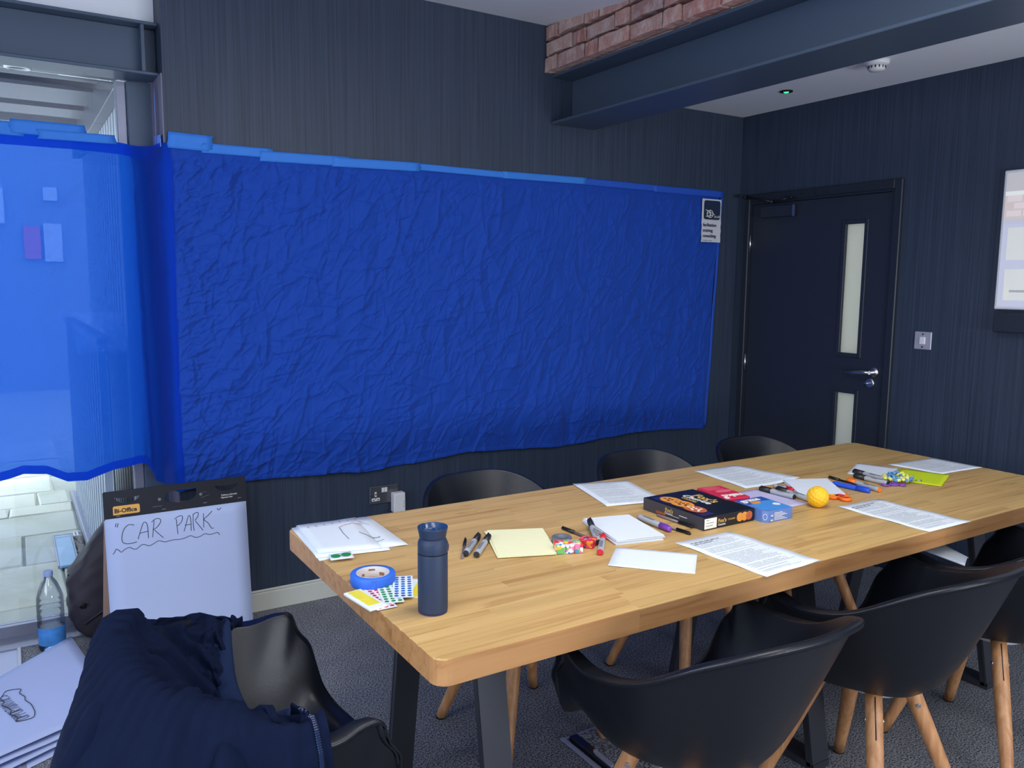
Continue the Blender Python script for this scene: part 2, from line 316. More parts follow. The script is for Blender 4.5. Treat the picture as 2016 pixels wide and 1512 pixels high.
# ------------------------------------------------------------------ mesh helpers
class MB:
    def __init__(s): s.bm = bmesh.new(); s.mi = 0
    def _done(s, verts, mi):
        for f in {f for v in verts for f in v.link_faces}: f.material_index = mi
    def box(s, x0, x1, y0, y1, z0, z1, mi=0, bev=0.0, seg=1):
        r = bmesh.ops.create_cube(s.bm, size=1.0); v = r['verts']
        for q in v:
            q.co = Vector((x0 if q.co.x < 0 else x1, y0 if q.co.y < 0 else y1, z0 if q.co.z < 0 else z1))
        s._done(v, mi)
        if bev > 0:
            e = list({e for q in v for e in q.link_edges})
            bmesh.ops.bevel(s.bm, geom=e, offset=bev, segments=seg, affect='EDGES', profile=0.5, material=-1)
        return s
    def faces(s, pts, fs, mi=0):
        vs = [s.bm.verts.new(p) for p in pts]
        for f in fs:
            try: s.bm.faces.new([vs[i] for i in f]).material_index = mi
            except ValueError: pass
        return s
    def grid(s, P, mi=0, closed_u=False, closed_v=False, uv=True, smooth=True):
        """P[i][j] -> points"""
        n, m = len(P), len(P[0])
        vs = [[s.bm.verts.new(p) for p in row] for row in P]
        lay = s.bm.loops.layers.uv.verify() if uv else None
        for i in range(n if closed_u else n - 1):
            for j in range(m if closed_v else m - 1):
                i2, j2 = (i + 1) % n, (j + 1) % m
                try: f = s.bm.faces.new((vs[i][j], vs[i2][j], vs[i2][j2], vs[i][j2]))
                except ValueError: continue
                f.material_index = mi; f.smooth = smooth
                if uv:
                    for lp, (a, b) in zip(f.loops, ((i, j), (i + 1, j), (i + 1, j + 1), (i, j + 1))):
                        lp[lay].uv = (a / (n - 1), b / (m - 1))
        return s
    def tube(s, pts, rad, seg=8, mi=0, cap=True, flat=1.0):
        pts = [Vector(p) for p in pts]; n = len(pts)
        if not isinstance(rad, (list, tuple)): rad = [rad] * n
        rings = []; prev = None
        for i, p in enumerate(pts):
            t = (pts[min(i + 1, n - 1)] - pts[max(i - 1, 0)])
            if t.length < 1e-9: t = Vector((0, 0, 1))
            t.normalize()
            if prev is None:
                a = Vector((0, 0, 1)) if abs(t.z) < 0.9 else Vector((1, 0, 0))
                u = t.cross(a).normalized()
            else:
                u = (prev - t * prev.dot(t))
                u = u.normalized() if u.length > 1e-6 else t.orthogonal().normalized()
            prev = u; v = t.cross(u)
            rings.append([s.bm.verts.new(p + (u * math.cos(2 * PI * k / seg) + v * math.sin(2 * PI * k / seg) * flat) * rad[i]) for k in range(seg)])
        for i in range(n - 1):
            for k in range(seg):
                f = s.bm.faces.new((rings[i][k], rings[i][(k + 1) % seg], rings[i + 1][(k + 1) % seg], rings[i + 1][k]))
                f.material_index = mi; f.smooth = True
        if cap:
            for rg, rev in ((rings[0], True), (rings[-1], False)):
                f = s.bm.faces.new(list(reversed(rg)) if rev else rg); f.material_index = mi
        return s
    def lathe(s, prof, seg=32, mi=0, c=(0, 0, 0), cap0=True, cap1=True):
        rings = [[s.bm.verts.new((c[0] + r * math.cos(2 * PI * k / seg), c[1] + r * math.sin(2 * PI * k / seg), c[2] + z)) for k in range(seg)] for r, z in prof]
        for i in range(len(prof) - 1):
            for k in range(seg):
                f = s.bm.faces.new((rings[i][k], rings[i][(k + 1) % seg], rings[i + 1][(k + 1) % seg], rings[i + 1][k]))
                f.material_index = mi; f.smooth = True
        if cap0: s.bm.faces.new(list(reversed(rings[0]))).material_index = mi
        if cap1: s.bm.faces.new(rings[-1]).material_index = mi
        return s
    def disc(s, c, r, seg=16, mi=0, sx=1.0, sy=1.0, rot=0.0, h=0.0003):
        vs = []
        for z in (0, h):
            ring = []
            for k in range(seg):
                a = 2 * PI * k / seg; x, y = r * sx * math.cos(a), r * sy * math.sin(a)
                ring.append(s.bm.verts.new((c[0] + x * math.cos(rot) - y * math.sin(rot), c[1] + x * math.sin(rot) + y * math.cos(rot), c[2] + z)))
            vs.append(ring)
        s.bm.faces.new(vs[1]).material_index = mi
        for k in range(seg):
            s.bm.faces.new((vs[0][k], vs[0][(k + 1) % seg], vs[1][(k + 1) % seg], vs[1][k])).material_index = mi
        return s
    def prism(s, poly, z0, z1, mi=0):
        a = [s.bm.verts.new((x, y, z0)) for x, y in poly]; b = [s.bm.verts.new((x, y, z1)) for x, y in poly]
        n = len(poly)
        s.bm.faces.new(list(reversed(a))).material_index = mi; s.bm.faces.new(b).material_index = mi
        for k in range(n): s.bm.faces.new((a[k], a[(k + 1) % n], b[(k + 1) % n], b[k])).material_index = mi
        return s
    def xf(s, m):
        s.bm.transform(m); return s
    def build(s, name, mats, parent=None, smooth=None, loc=None, recalc=True):
        if recalc: bmesh.ops.recalc_face_normals(s.bm, faces=s.bm.faces[:])
        me = bpy.data.meshes.new(name); s.bm.to_mesh(me); s.bm.free()
        for q in (mats if isinstance(mats, (list, tuple)) else [mats]): me.materials.append(q)
        if smooth is not None:
            for p in me.polygons: p.use_smooth = smooth
        o = bpy.data.objects.new(name, me); COL.objects.link(o)
        if parent is not None: o.parent = parent
        if loc is not None: o.location = loc
        return o
def tag(o, label=None, cat=None, group=None, kind=None):
    if label: o['label'] = label
    if cat: o['category'] = cat
    if group: o['group'] = group
    if kind: o['kind'] = kind
    return o
def thing(name, label, cat, loc=(0, 0, 0), rz=0.0, group=None):
    o = bpy.data.objects.new(name, None); COL.objects.link(o)
    o.empty_display_size = 0.05
    o.location = loc; o.rotation_euler = (0, 0, rz)
    return tag(o, label, cat, group)
def struct(name, mb, mats, parent=None, label=None, **kw):
    o = mb.build(name, mats, parent, **kw)
    if parent is None: o['kind'] = 'structure'
    if label: o['label'] = label
    return o
def dup(root, loc, rz, label=None, group=None):
    r = root.copy(); COL.objects.link(r); r.location = loc; r.rotation_euler = (0, 0, rz)
    if label: r['label'] = label
    if group: r['group'] = group
    for ch in list(root.children):
        c = ch.copy(); COL.objects.link(c); c.parent = r
        for g in ch.children:
            d = g.copy(); COL.objects.link(d); d.parent = c
    return r
def text_mesh(body, size, extr=0.0002, align='LEFT', shear=0.0, bold=0.0):
    cu = bpy.data.curves.new('lettering', 'FONT'); cu.body = body; cu.size = size; cu.extrude = extr
    cu.align_x = align; cu.shear = shear; cu.offset = bold; cu.resolution_u = 3
    ob = bpy.data.objects.new('lettering', cu); COL.objects.link(ob)
    dg = bpy.context.evaluated_depsgraph_get()
    me = bpy.data.meshes.new_from_object(ob.evaluated_get(dg))
    bpy.data.objects.remove(ob); bpy.data.curves.remove(cu)
    return me
def text(body, size, m, M4, parent=None, name='lettering', **kw):
    me = text_mesh(body, size, **kw); me.transform(M4); me.materials.clear(); me.materials.append(m)
    o = bpy.data.objects.new(name, me); COL.objects.link(o)
    if parent is not None: o.parent = parent
    return o
def frame(o, x, y):
    """matrix whose local x runs along x, y along y"""
    x = Vector(x).normalized(); y = Vector(y); y = (y - x * y.dot(x)).normalized(); z = x.cross(y)
    m = Matrix((x, y, z)).transposed().to_4x4(); m.translation = Vector(o); return m
def cr_spline(pts, n, closed=False):
    P = np.array(pts, float); k = len(P)
    segs = k if closed else k - 1
    out = []
    for t in np.linspace(0, segs, n, endpoint=not closed):
        i = min(int(t), segs - 1); f = t - i
        if closed: a, b, c, d = P[(i - 1) % k], P[i % k], P[(i + 1) % k], P[(i + 2) % k]
        else: a, b, c, d = P[max(i - 1, 0)], P[i], P[i + 1], P[min(i + 2, k - 1)]
        out.append(0.5 * ((2 * b) + (c - a) * f + (2 * a - 5 * b + 4 * c - d) * f * f + (3 * b - a - 3 * c + d) * f ** 3))
    return np.array(out)

# ------------------------------------------------------------------ room shell
YB, XD = 3.496, 3.774
# floor: carpet inside, pale vinyl by the glazed doors
struct('floor', MB().box(-0.03, 4.0, -2.6, 3.62, -0.06, 0.0), CARPET)
struct('floor_entrance', MB().box(-2.4, -0.034, -2.6, 3.62, -0.06, -0.002), SILL)
struct('trim_1', MB().box(-0.042, -0.028, -2.6, 3.60, -0.002, 0.006, bev=0.002), SATIN)
struct('trim_2', MB().box(-2.4, 0.57, 3.60, 3.86, -0.05, 0.004, bev=0.002), ALU)
struct('wall_back', MB().box(0.567, 4.0, YB, YB + 0.26, 0, 2.9), WALL)
# faint vertical joint of the wallpaper beside the door corner
struct('baseboard_back', MB().box(0.567, XD - 0.001, YB - 0.016, YB - 0.0005, 0, 0.085, bev=0.003).box(0.567, XD - 0.001, YB - 0.011, YB - 0.0005, 0.085, 0.096, bev=0.004), SKIRT)
# right wall around the door opening
DY0, DY1, DZ = 2.470, 3.405, 1.935
mb = MB(); mb.box(XD, XD + 0.12, -2.6, DY0, 0, 2.9); mb.box(XD, XD + 0.12, DY1, YB, 0, 2.9); mb.box(XD, XD + 0.12, DY0, DY1, DZ, 2.9)
struct('wall_right', mb, WALL)
struct('baseboard_right', MB().box(XD - 0.014, XD - 0.0005, -2.6, 2.40, 0, 0.09, bev=0.003), FRAMEP)
struct('wall_left', MB().box(-2.5, -2.4, -2.6, 3.75, 0, 2.9), WALL)
struct('wall_front', MB().box(-2.5, 4.0, -2.7, -2.6, 0, 2.9), WALL)
# ceilings: the sloping one on the left and the lower one by the door
mb = MB()
ys = [3.76, 2.6, 1.6, -2.7]; zs = [2.738, 2.636, 2.60, 2.60]
mb.grid([[(x, y, z) for y, z in zip(ys, zs)] for x in (-2.5, 2.62)], smooth=False)
mb.grid([[(x, y, z + 0.08) for y, z in zip(ys, zs)] for x in (-2.5, 2.62)], smooth=False)
struct('ceiling', mb, PLASTER)
struct('ceiling_low', MB().box(2.60, 4.0, -2.7, YB, 2.430, 2.52), PLASTER)
# brick face above the beam, every brick its own piece
wb = struct('wall_brick', MB().box(2.412, 2.60, -2.6, YB, 2.484, 2.80), MORTAR)
brick_me = []
for k in range(4):
    b = MB().box(-0.06, 0.03, -0.105, 0.105, -0.0315, 0.0315)
    bmesh.ops.subdivide_edges(b.bm, edges=[e for e in b.bm.edges if abs((e.verts[0].co - e.verts[1].co).y) > 0.1], cuts=2)
    for v in b.bm.verts: v.co += Vector((random.uniform(-.004, .004), random.uniform(-.005, .005), random.uniform(-.004, .004)))
    o = b.build('brick', BRICK); brick_me.append(o.data); bpy.data.objects.remove(o)
for r in range(4):
    z = 2.484 + 0.006 + 0.033 + r * 0.0765
    y = YB - 0.002 - (0.05 if r % 2 == 0 else 0.16)
    first = True
    while y > -2.4:
        L = 0.215 if not first else (0.1 if r % 2 == 0 else 0.215)
        if random.random() < 0.16 and not first: L = 0.105
        o = bpy.data.objects.new('brick', random.choice(brick_me)); COL.objects.link(o); o.parent = wb
        if first and r % 2 == 0: o.location = (2.414, YB - 0.052, z); o.scale = (1, 0.46, 1); y = YB - 0.112
        elif first: o.location = (2.414, YB - 0.112, z); o.scale = (1, 1, 1); y = YB - 0.228
        else:
            o.location = (2.414 + random.uniform(-.004, .003), y - L / 2, z + random.uniform(-.003, .003)); o.scale = (1, (L - 0.012) / 0.21, random.uniform(.94, 1.02)); y -= L
        first = False

def ibeam(axis, a0, a1, c, z0, z1, half, web, fl):
    mb = MB()
    for (u0, u1, v0, v1) in ((-half, half, z0, z0 + fl), (-half, half, z1 - fl, z1), (-web, web, z0 + fl, z1 - fl)):
        if axis == 'y': mb.box(c + u0, c + u1, a0, a1, v0, v1, bev=0.002)
        else: mb.box(a0, a1, c + u0, c + u1, v0, v1, bev=0.002)
    return mb
bm1 = thing('steel_beam', 'grey painted steel I-beam under the exposed brick running out from the back wall', 'beam', (2.53, 1.0, 2.243))
ib = ibeam('y', -2.6, YB - 0.001, 0.0, 0.0, 0.240, 0.137, 0.006, 0.013)
o = ib.build('beam_section', STEEL, bm1); o.location = (0, -1.0, 0)
bm2 = thing('steel_beam', 'grey painted steel I-beam above the window at the upper left', 'beam', (-0.9, 3.63, 2.243))
o = ibeam('x', -2.4, 0.566, 0.0, 0.0, 0.20, 0.075, 0.006, 0.012).build('beam_section', STEEL, bm2); o.location = (0.9, 0, 0)
MB().box(0.505, 0.517, -0.072, 0.072, 0.013, 0.187).build('stiffener', STEEL, bm2).location = (0.9, 0, 0)
struct('wall_bulkhead', MB().box(-2.4, 0.566, 3.635, 3.74, 2.444, 2.80), PLASTER)

# ------------------------------------------------------------------ door and frame
fr = MB()
for (y0, y1, z0, z1) in ((2.435, 2.478, 0, 1.972), (3.398, 3.44, 0, 1.972), (2.478, 3.398, 1.925, 1.972)):
    fr.box(XD - 0.020, XD + 0.02, y0, y1, z0, z1, bev=0.004)
for (y0, y1, z0, z1) in ((2.470, 2.494, 0, 1.935), (3.384, 3.405, 0, 1.935), (2.494, 3.384, 1.914, 1.935)):
    fr.box(XD - 0.010, XD + 0.12, y0, y1, z0, z1)
for (y0, y1, z0, z1) in ((2.49, 2.515, 0, 1.93), (3.365, 3.39, 0, 1.93), (2.49, 3.39, 1.895, 1.93)):
    fr.box(XD + 0.042, XD + 0.06, y0, y1, z0, z1)
struct('trim_3', fr, FRAMEP)
LX0, LX1 = XD - 0.004, XD + 0.040
door = MB()
GY0, GY1 = 2.632, 2.752
for (y0, y1, z0, z1) in ((2.4965, GY0, 0.008, 1.911), (GY1, 3.381, 0.008, 1.911), (GY0, GY1, 1.772, 1.911), (GY0, GY1, 0.886, 1.088), (GY0, GY1, 0.008, 0.34)):
    door.box(LX0, LX1, y0, y1, z0, z1)
d1 = struct('door_1', door, DOORP)
for z0, z1 in ((1.088, 1.772), (0.34, 0.886)):
    o = MB().box(LX0 + 0.014, LX0 + 0.026, GY0, GY1, z0, z1).build('glass_panel', FROST, d1); o['label'] = 'frosted vision panel of the door'
    b = MB()
    for (y0, y1, a, c) in ((GY0 - .016, GY0 + .006, z0 - .016, z1 + .016), (GY1 - .006, GY1 + .016, z0 - .016, z1 + .016), (GY0, GY1, z0 - .016, z0 + .006), (GY0, GY1, z1 - .006, z1 + .016)):
        b.box(LX0 - 0.006, LX0 + 0.013, y0, y1, a, c, bev=0.002)
    b.build('glazing_bead', DOORP, d1)
b = MB().lathe([(0.026, 0), (0.026, 0.006), (0.022, 0.009), (0.010, 0.010), (0.010, 0.045)], 24).xf(Matrix.Translation((LX0, 2.532, 1.006)) @ Matrix.Rotation(R(-90), 4, 'Y'))
b.tube([(LX0 - .045, 2.532, 1.006), (LX0 - .050, 2.56, 1.006), (LX0 - .048, 2.62, 1.0), (LX0 - .045, 2.69, 0.997)], [.011, .010, .0085, .007], 10)
o = b.build('door_handle', CHROME, d1); o['label'] = 'brushed metal lever handle'
b = MB().lathe([(0.026, 0), (0.026, 0.007), (0.02, 0.009)], 24).xf(Matrix.Translation((LX0, 2.552, 0.948)) @ Matrix.Rotation(R(-90), 4, 'Y'))
b.box(LX0 - .03, LX0 - .008, 2.55, 2.572, .944, .953, bev=.003)
b.build('thumb_turn', CHROME, d1)
for z in (1.69, 0.985):
    MB().tube([(XD - .012, 3.388, z - .05), (XD - .012, 3.388, z + .05)], .007, 10).build('hinge', CHROME, d1)
cl = MB().box(XD - .034, XD - .005, 3.075, 3.305, 1.83, 1.895, bev=.004).build('closer_body', DOORP, d1)
MB().box(XD - .037, XD - .033, 3.062, 3.075, 1.828, 1.892).build('closer_edge', CHROME, cl)
b = MB().tube([(XD - .06, 3.40, 1.957), (XD - .062, 3.27, 1.93), (XD - .06, 3.2, 1.915)], .006, 8)
b.tube([(XD - .06, 3.2, 1.915), (XD - .045, 3.09, 1.927)], .005, 8).tube([(XD - .07, 3.40, 1.955), (XD - .02, 3.40, 1.955)], .010, 10)
b.tube([(XD - .062, 3.2, 1.905), (XD - .062, 3.2, 1.926)], .008, 10).box(XD - .055, XD - .02, 3.07, 3.115, 1.924, 1.936, bev=.003)
b.build('closer_arm', DARKMETAL, d1)
sd = MB()
for yy in (3.02, 2.93, 2.86, 3.30): sd.tube([(XD - .023, yy, 1.945 + random.uniform(-.008, .004)), (XD - .019, yy, 1.945)], .006, 8)
sd.build('screw_head', DARKMETAL, d1)
# corridor behind the door
struct('wall_corridor', MB().box(4.95, 5.0, 1.2, 4.2, -0.06, 2.6).box(3.9, 5.0, 1.2, 4.2, -0.1, -0.06).box(3.9, 5.0, 1.2, 4.2, 2.6, 2.64).box(3.9, 5.0, 1.15, 1.2, -0.1, 2.64).box(3.9, 5.0, 4.2, 4.25, -0.1, 2.64), PLASTER)

# light switch
sw = thing('light_switch', 'square brushed metal light switch on the dark wall right of the door', 'switch', (XD, 2.284, 1.186))
MB().box(-.007, -.0005, -.043, .043, -.043, .043, bev=.003).build('plate', SATIN, sw)
MB().box(-.013, -.006, -.014, .014, -.018, .018, bev=.002).build('rocker', WHITEP, sw)
b = MB()
for z in (-.031, .031): b.tube([(-.0085, 0, z), (-.006, 0, z)], .004, 10)
b.build('screw', DARKMETAL, sw)['kind'] = 'stuff'
# wall screen at the right edge
scr = thing('wall_screen', 'white framed wall screen showing a pale picture, cut off by the right edge', 'screen', (XD, 1.45, 1.65))
MB().box(-.030, -.0005, -.50, .50, -.30, .302, bev=.004).build('frame', WHITEP, scr)
def screen_mat():
    m, nt, b = nmat('screen_picture'); L = nt.links.new
    tc = N(nt, 'ShaderNodeTexCoord'); sp = N(nt, 'ShaderNodeSeparateXYZ'); L(tc.outputs['Object'], sp.inputs[0])
    cr = N(nt, 'ShaderNodeValToRGB'); cr.color_ramp.interpolation = 'CONSTANT'
    mr = N(nt, 'ShaderNodeMapRange'); mr.inputs[1].default_value = -.29; mr.inputs[2].default_value = .29
    L(sp.outputs[2], mr.inputs[0]); L(mr.outputs[0], cr.inputs[0])
    e = cr.color_ramp.elements; e[0].color = rgb(190, 196, 226); e[1].position = .86; e[1].color = rgb(186, 184, 190)
    for p, c in ((.62, (186, 190, 214)), (.655, (206, 190, 188)), (.83, (232, 240, 240))):
        k = e.new(p); k.color = rgb(*c)
    b.inputs['Base Color'].default_value = (.3, .3, .3, 1)
    L(cr.outputs[0], b.inputs['Emission Color']); b.inputs['Emission Strength'].default_value = 0.66; b.inputs['Roughness'].default_value = 0.15
    return m
MB().box(-.032, -.0302, -.488, .488, -.288, .290).build('display', screen_mat(), scr)
NOTE = emis('screen_note_colour', rgb(192, 194, 192), 0.6); BRK = emis('screen_brick_colour', rgb(200, 188, 190), .62); BAR = emis('screen_bar_colour', rgb(140, 144, 156), .7)
for (y0, y1, z0, z1, m) in ((.25, .465, -.085, .055, NOTE), (.22, .465, -.26, -.125, NOTE), (.30, .44, -.225, -.215, BAR), (.442, .456, -.26, -.2, NOTE)):
    MB().box(-.0330, -.0320, y0, y1, z0, z1).build('screen_note', m, scr)
b = MB()
for r in range(3):
    for k in range(5):
        y1 = .478 - k * .07 - (0.03 if r % 2 else 0); b.box(-.0328, -.0320, max(y1 - .06, -.48), y1, .103 + r * .032, .103 + r * .032 + .025)
b.build('screen_brick_picture', BRK, scr)
sh = MB().box(-.055, -.0005, -.50, .485, -.40, -.318, bev=.003).build('soundbar', FRAMEP, scr)
# smoke detector and sensor on the low ceiling
sm = thing('smoke_detector', 'round white smoke detector on the low ceiling', 'detector', (3.312, 2.308, 2.430))
MB().lathe([(.052, 0), (.052, -.014), (.046, -.022), (.034, -.024)], 32, cap1=False).build('base', WHITEP, sm)
MB().lathe([(.036, -.024), (.036, -.036), (.030, -.044), (.012, -.047)], 32).build('sensor_head', WHITEP, sm)
b = MB()
for k in range(14):
    a = 2 * PI * k / 14
    c, s_ = math.cos(a), math.sin(a); b.tube([(.0352 * c, .0352 * s_, -.0255), (.0352 * c, .0352 * s_, -.036)], .0032, 6)
b.build('vent_slot', BLACK, sm)
sn = thing('ceiling_sensor', 'small black ring with a green light on the low ceiling', 'sensor', (3.446, 2.91, 2.430))
MB().lathe([(.033, 0), (.033, -.005), (.022, -.008), (.018, -.003)], 32).build('ring', BLACK, sn)
MB().lathe([(.014, -.004), (.011, -.009), (.004, -.011)], 20).build('green_lamp', emis('green_lamp', (.05, .8, .25, 1), 1.6), sn)
# socket with plug-in adapter
so = thing('wall_socket', 'double steel wall socket with white switches below the blue sheet', 'socket', (1.467, YB, .449))
MB().box(-.073, .073, -.008, -.0005, -.0425, .0425, bev=.003).build('plate', mat('dark_steel_plate', rgb(120, 120, 126), .32, metal=.75), so)
b = MB().box(-.014, -.001, -.011, -.007, .012, .034, bev=.001).box(.001, .014, -.011, -.007, .012, .034, bev=.001); b.build('switch_rocker', WHITEP, so)
b = MB().box(-.049, -.039, -.0105, -.0075, -.006, .017, bev=.001)
b.box(-.064, -.046, -.0105, -.0075, -.026, -.012, bev=.001).box(-.042, -.024, -.0105, -.0075, -.026, -.012, bev=.001).box(-.064, -.024, -.0100, -.0075, -.026, -.019)
b.build('pin_surround', WHITEP, so)
MB().box(-.0465, -.0415, -.0112, -.0100, .001, .010).box(-.059, -.051, -.0112, -.0100, -.022, -.018).box(-.037, -.029, -.0112, -.0100, -.022, -.018).build('pin_hole', BLACK, so)
MB().lathe([(.0035, 0), (.003, .0015)], 10).xf(Matrix.Translation((-.066, -.008, .0)) @ Matrix.Rotation(R(90), 4, 'X')).build('screw', DARKMETAL, so)
ad = thing('plug_adapter', 'white plug-in network adapter in the right half of the wall socket', 'adapter', (1.528, YB - .0085, .41))
MB().box(-.030, .030, -.040, -.0005, -.047, .047, bev=.005, seg=2).build('body', WHITEP, ad)
b = MB()
for z in (.004, -.008, -.020): b.tube([(.021, -.0412, z), (.021, -.0398, z)], .0022, 8)
b.build('status_light', GREYINK, ad)

# ------------------------------------------------------------------ window, outdoors
win = MB()
for x0, x1 in ((.425, .462), (-0.62, -0.56), (-1.72, -1.66)): win.box(x0, x1, 3.72, 3.78, .004, 2.243, bev=.003)
win.box(-2.4, .462, 3.725, 3.775, .004, .05)
w1 = struct('window_1', win, ALU)
o = MB().box(-2.4, .43, 3.748, 3.754, .05, 2.243).build('glass_pane', GLASS, w1)
struct('trim_4', MB().box(.462, .566, 3.70, 3.80, 0, 2.243, bev=.004), STEEL)
struct('trim_5', MB().box(.5605, .5668, 3.499, 3.70, .0, 2.243).box(.552, .566, 3.685, 3.70, 0, 2.243), mat('violet_grey_trim', rgb(104, 100, 122), .5))

gr = struct('floor_outdoor', MB().box(-9, 9, 3.86, 13, -.16, -.066), JOINT)
rows = [3.87, 4.20, 4.84, 5.42, 5.88, 6.12, 6.50, 7.05, 7.7, 8.6]
r2 = random.Random(5)
for i in range(len(rows) - 1):
    y0, y1 = rows[i], rows[i + 1]
    x = -2.6 + r2.uniform(0, .5)
    while x < (.30 if i >= 0 else 1):
        L = r2.uniform(.55, 1.15) * (1 if y1 - y0 > .3 else .8)
        x1 = min(x + L, .30)
        if x1 - x < .12: break
        mb = MB().box(x + .006, x1 - .006, y0 + .006, y1 - .006, -.12, -.052 + r2.uniform(-.003, .003), bev=.008)
        cx, cy = (x + x1) / 2, (y0 + y1) / 2
        for v in mb.bm.verts: v.co += Vector((r2.uniform(-.008, .008), r2.uniform(-.008, .008), 0)); v.co -= Vector((cx, cy, 0))
        mb.build('paving_stone', STONE, gr, loc=(cx, cy, 0)); x = x1
dc = thing('drain_cover', 'pale blue channel cover set in the paving outside the window', 'drain', (.20, 4.98, -.05))
MB().box(-.042, .042, -.29, .29, 0.0, .012, bev=.002).build('cover', DRAIN, dc)
MB().box(-.050, -.042, -.29, .29, 0, .014).box(.042, .050, -.29, .29, 0, .014).build('edging', ALU, dc)
b = MB()
for k in range(2): b.box(.056 + k * .017, .065 + k * .017, .25, .32, .0, .012)
b.box(-.05, .095, .318, .326, 0, .012).box(-.05, .095, .244, .25, 0, .012); b.build('grating', WHITEP, dc)
b = MB(); rr = random.Random(3)
for k in range(260):
    c = Vector((.262 + rr.uniform(0, .030), 4.50 + rr.random() * .72, -.045)); r_ = rr.uniform(.006, .012)
    res = bmesh.ops.create_icosphere(b.bm, subdivisions=1, radius=r_)
    for v in res['verts']: v.co = Vector((v.co.x * 1.2, v.co.y, v.co.z * .7)) + c
o = b.build('gravel_bed', GRAVEL); tag(o, 'loose grey gravel beside the pale blue drain cover outside', 'gravel', kind='stuff')
cp = thing('corrugated_panel', 'grey corrugated metal panel standing outside the window', 'panel', (.36, 5.0, -.085))
prof = []
y = -1.10
while y < 1.14:
    for dy, dx in ((0, .0), (.052, .0), (.066, -.030), (.118, -.030)):
        prof.append((dx, y + dy))
    y += .132
mb = MB(); mb.grid([[(dx, y, z) for z in (0.09, 1.25)] for dx, y in prof], smooth=False); mb.grid([[(dx + .004, y, z) for z in (0.09, 1.25)] for dx, y in prof], smooth=False)
mb.build('metal_sheet', CORR, cp)
MB().box(-.055, .03, -1.12, 1.16, 0.0, .10, bev=.004).build('kerb', ALU, cp)
MB().box(-.04, .02, -1.1, 1.15, 1.25, 1.28).build('capping', ALU, cp)
# canopy outside
cn = thing('canopy', 'pale ribbed metal canopy roof outside the window', 'canopy', (-.9, 5.4, 2.52))
ends = [(-1.55, .0), (-.22, .0), (-.19, .045), (.0, .045), (.03, .0), (.48, .0), (.50, .045), (.62, .045), (.65, .0), (.96, .0), (.98, .045), (1.26, .045), (1.3, .0), (1.7, .0)]
mb = MB(); mb.grid([[(x, y, z) for y, z in ends] for x in (-3.5, 1.40)], smooth=False); mb.grid([[(x, y, z + .05) for y, z in ends] for x in (-3.5, 1.40)], smooth=False)
mb.build('roof_deck', CANOPY, cn)
fb = MB().box(1.40, 1.456, -1.5, .10, -.16, .046, bev=.003).box(1.40, 1.456, .106, 1.8, -.16, .046, bev=.003); fb.build('fascia_beam', CANOPY, cn)
b = MB(); yy = -1.5
while yy < 1.7:
    b.box(1.457, 1.475, yy, yy + .09, -2.58, -.02); b.box(1.47, 1.48, yy + .09, yy + .13, -2.58, -.02); yy += .13
b.build('ribbed_wall', CORR, cn)
dl = thing('downlight', 'round white downlight ring in the canopy outside the window', 'downlight', (.121, 4.983, 2.519))
MB().lathe([(.062, 0), (.062, -.010), (.046, -.014), (.042, .0)], 28).build('ring', WHITEP, dl)
MB().lathe([(.041, -.004), (.02, -.003)], 24).build('lens', GREYINK, dl)
# building across the yard, glimpsed through the thin sheet
bd = thing('far_building', 'pale rendered building across the yard behind the window sheet', 'building', (0, 12.6, -.1))
MB().box(-8, 7, 0, .4, 0, 5.5).build('facade', mat('pale_render', rgb(150, 158, 170), .9), bd)
for (x0, x1, z0, z1, m, n) in ((.50, .66, 2.57, 2.74, WHITEP, 'window_board'), (.48, .69, 1.77, 2.27, WHITEP, 'window_board'), (.25, .44, 1.80, 2.22, PINK, 'red_poster'), (-.55, .05, 2.25, 2.70, WHITEP, 'window_board')):
    MB().box(x0, x1, -.05, 0, z0, z1).build(n, m, bd)

# ------------------------------------------------------------------ blue sheets
def crease_field(nx, ny, W, H, count, seed, amp, dens, ll=(.06, .34), ww=(.006, .016), aa=(1.1, .75)):
    """sum of short sharp folds; returns height in metres"""
    g = np.random.default_rng(seed); X, Y = np.meshgrid(np.linspace(0, W, nx), np.linspace(0, H, ny), indexing='ij')
    Z = np.zeros((nx, ny))
    for _ in range(count):
        cx = g.random() ** dens * W; cy = g.random() * H
        a = g.normal(*aa); L = g.uniform(*ll); wd = g.uniform(*ww); A = g.uniform(.3, 1.0) * amp * g.choice([1, 1, -1])
        i0, i1 = np.searchsorted(X[:, 0], [cx - L, cx + L]); j0, j1 = np.searchsorted(Y[0], [cy - L, cy + L])
        if i1 - i0 < 2 or j1 - j0 < 2: continue
        x = X[i0:i1, j0:j1] - cx; y = Y[i0:i1, j0:j1] - cy
        s = x * math.cos(a) + y * math.sin(a); d = -x * math.sin(a) + y * math.cos(a) + g.uniform(-2, 2) * s * s
        fall = np.clip(1 - (s / (L / 2)) ** 2, 0, 1)
        side = np.where(d > 0, np.exp(-d / (wd * g.uniform(.7, 3.5))), np.exp(d / (wd * g.uniform(.7, 2.0))))
        Z[i0:i1, j0:j1] += A * fall * side
    return X, Y, Z
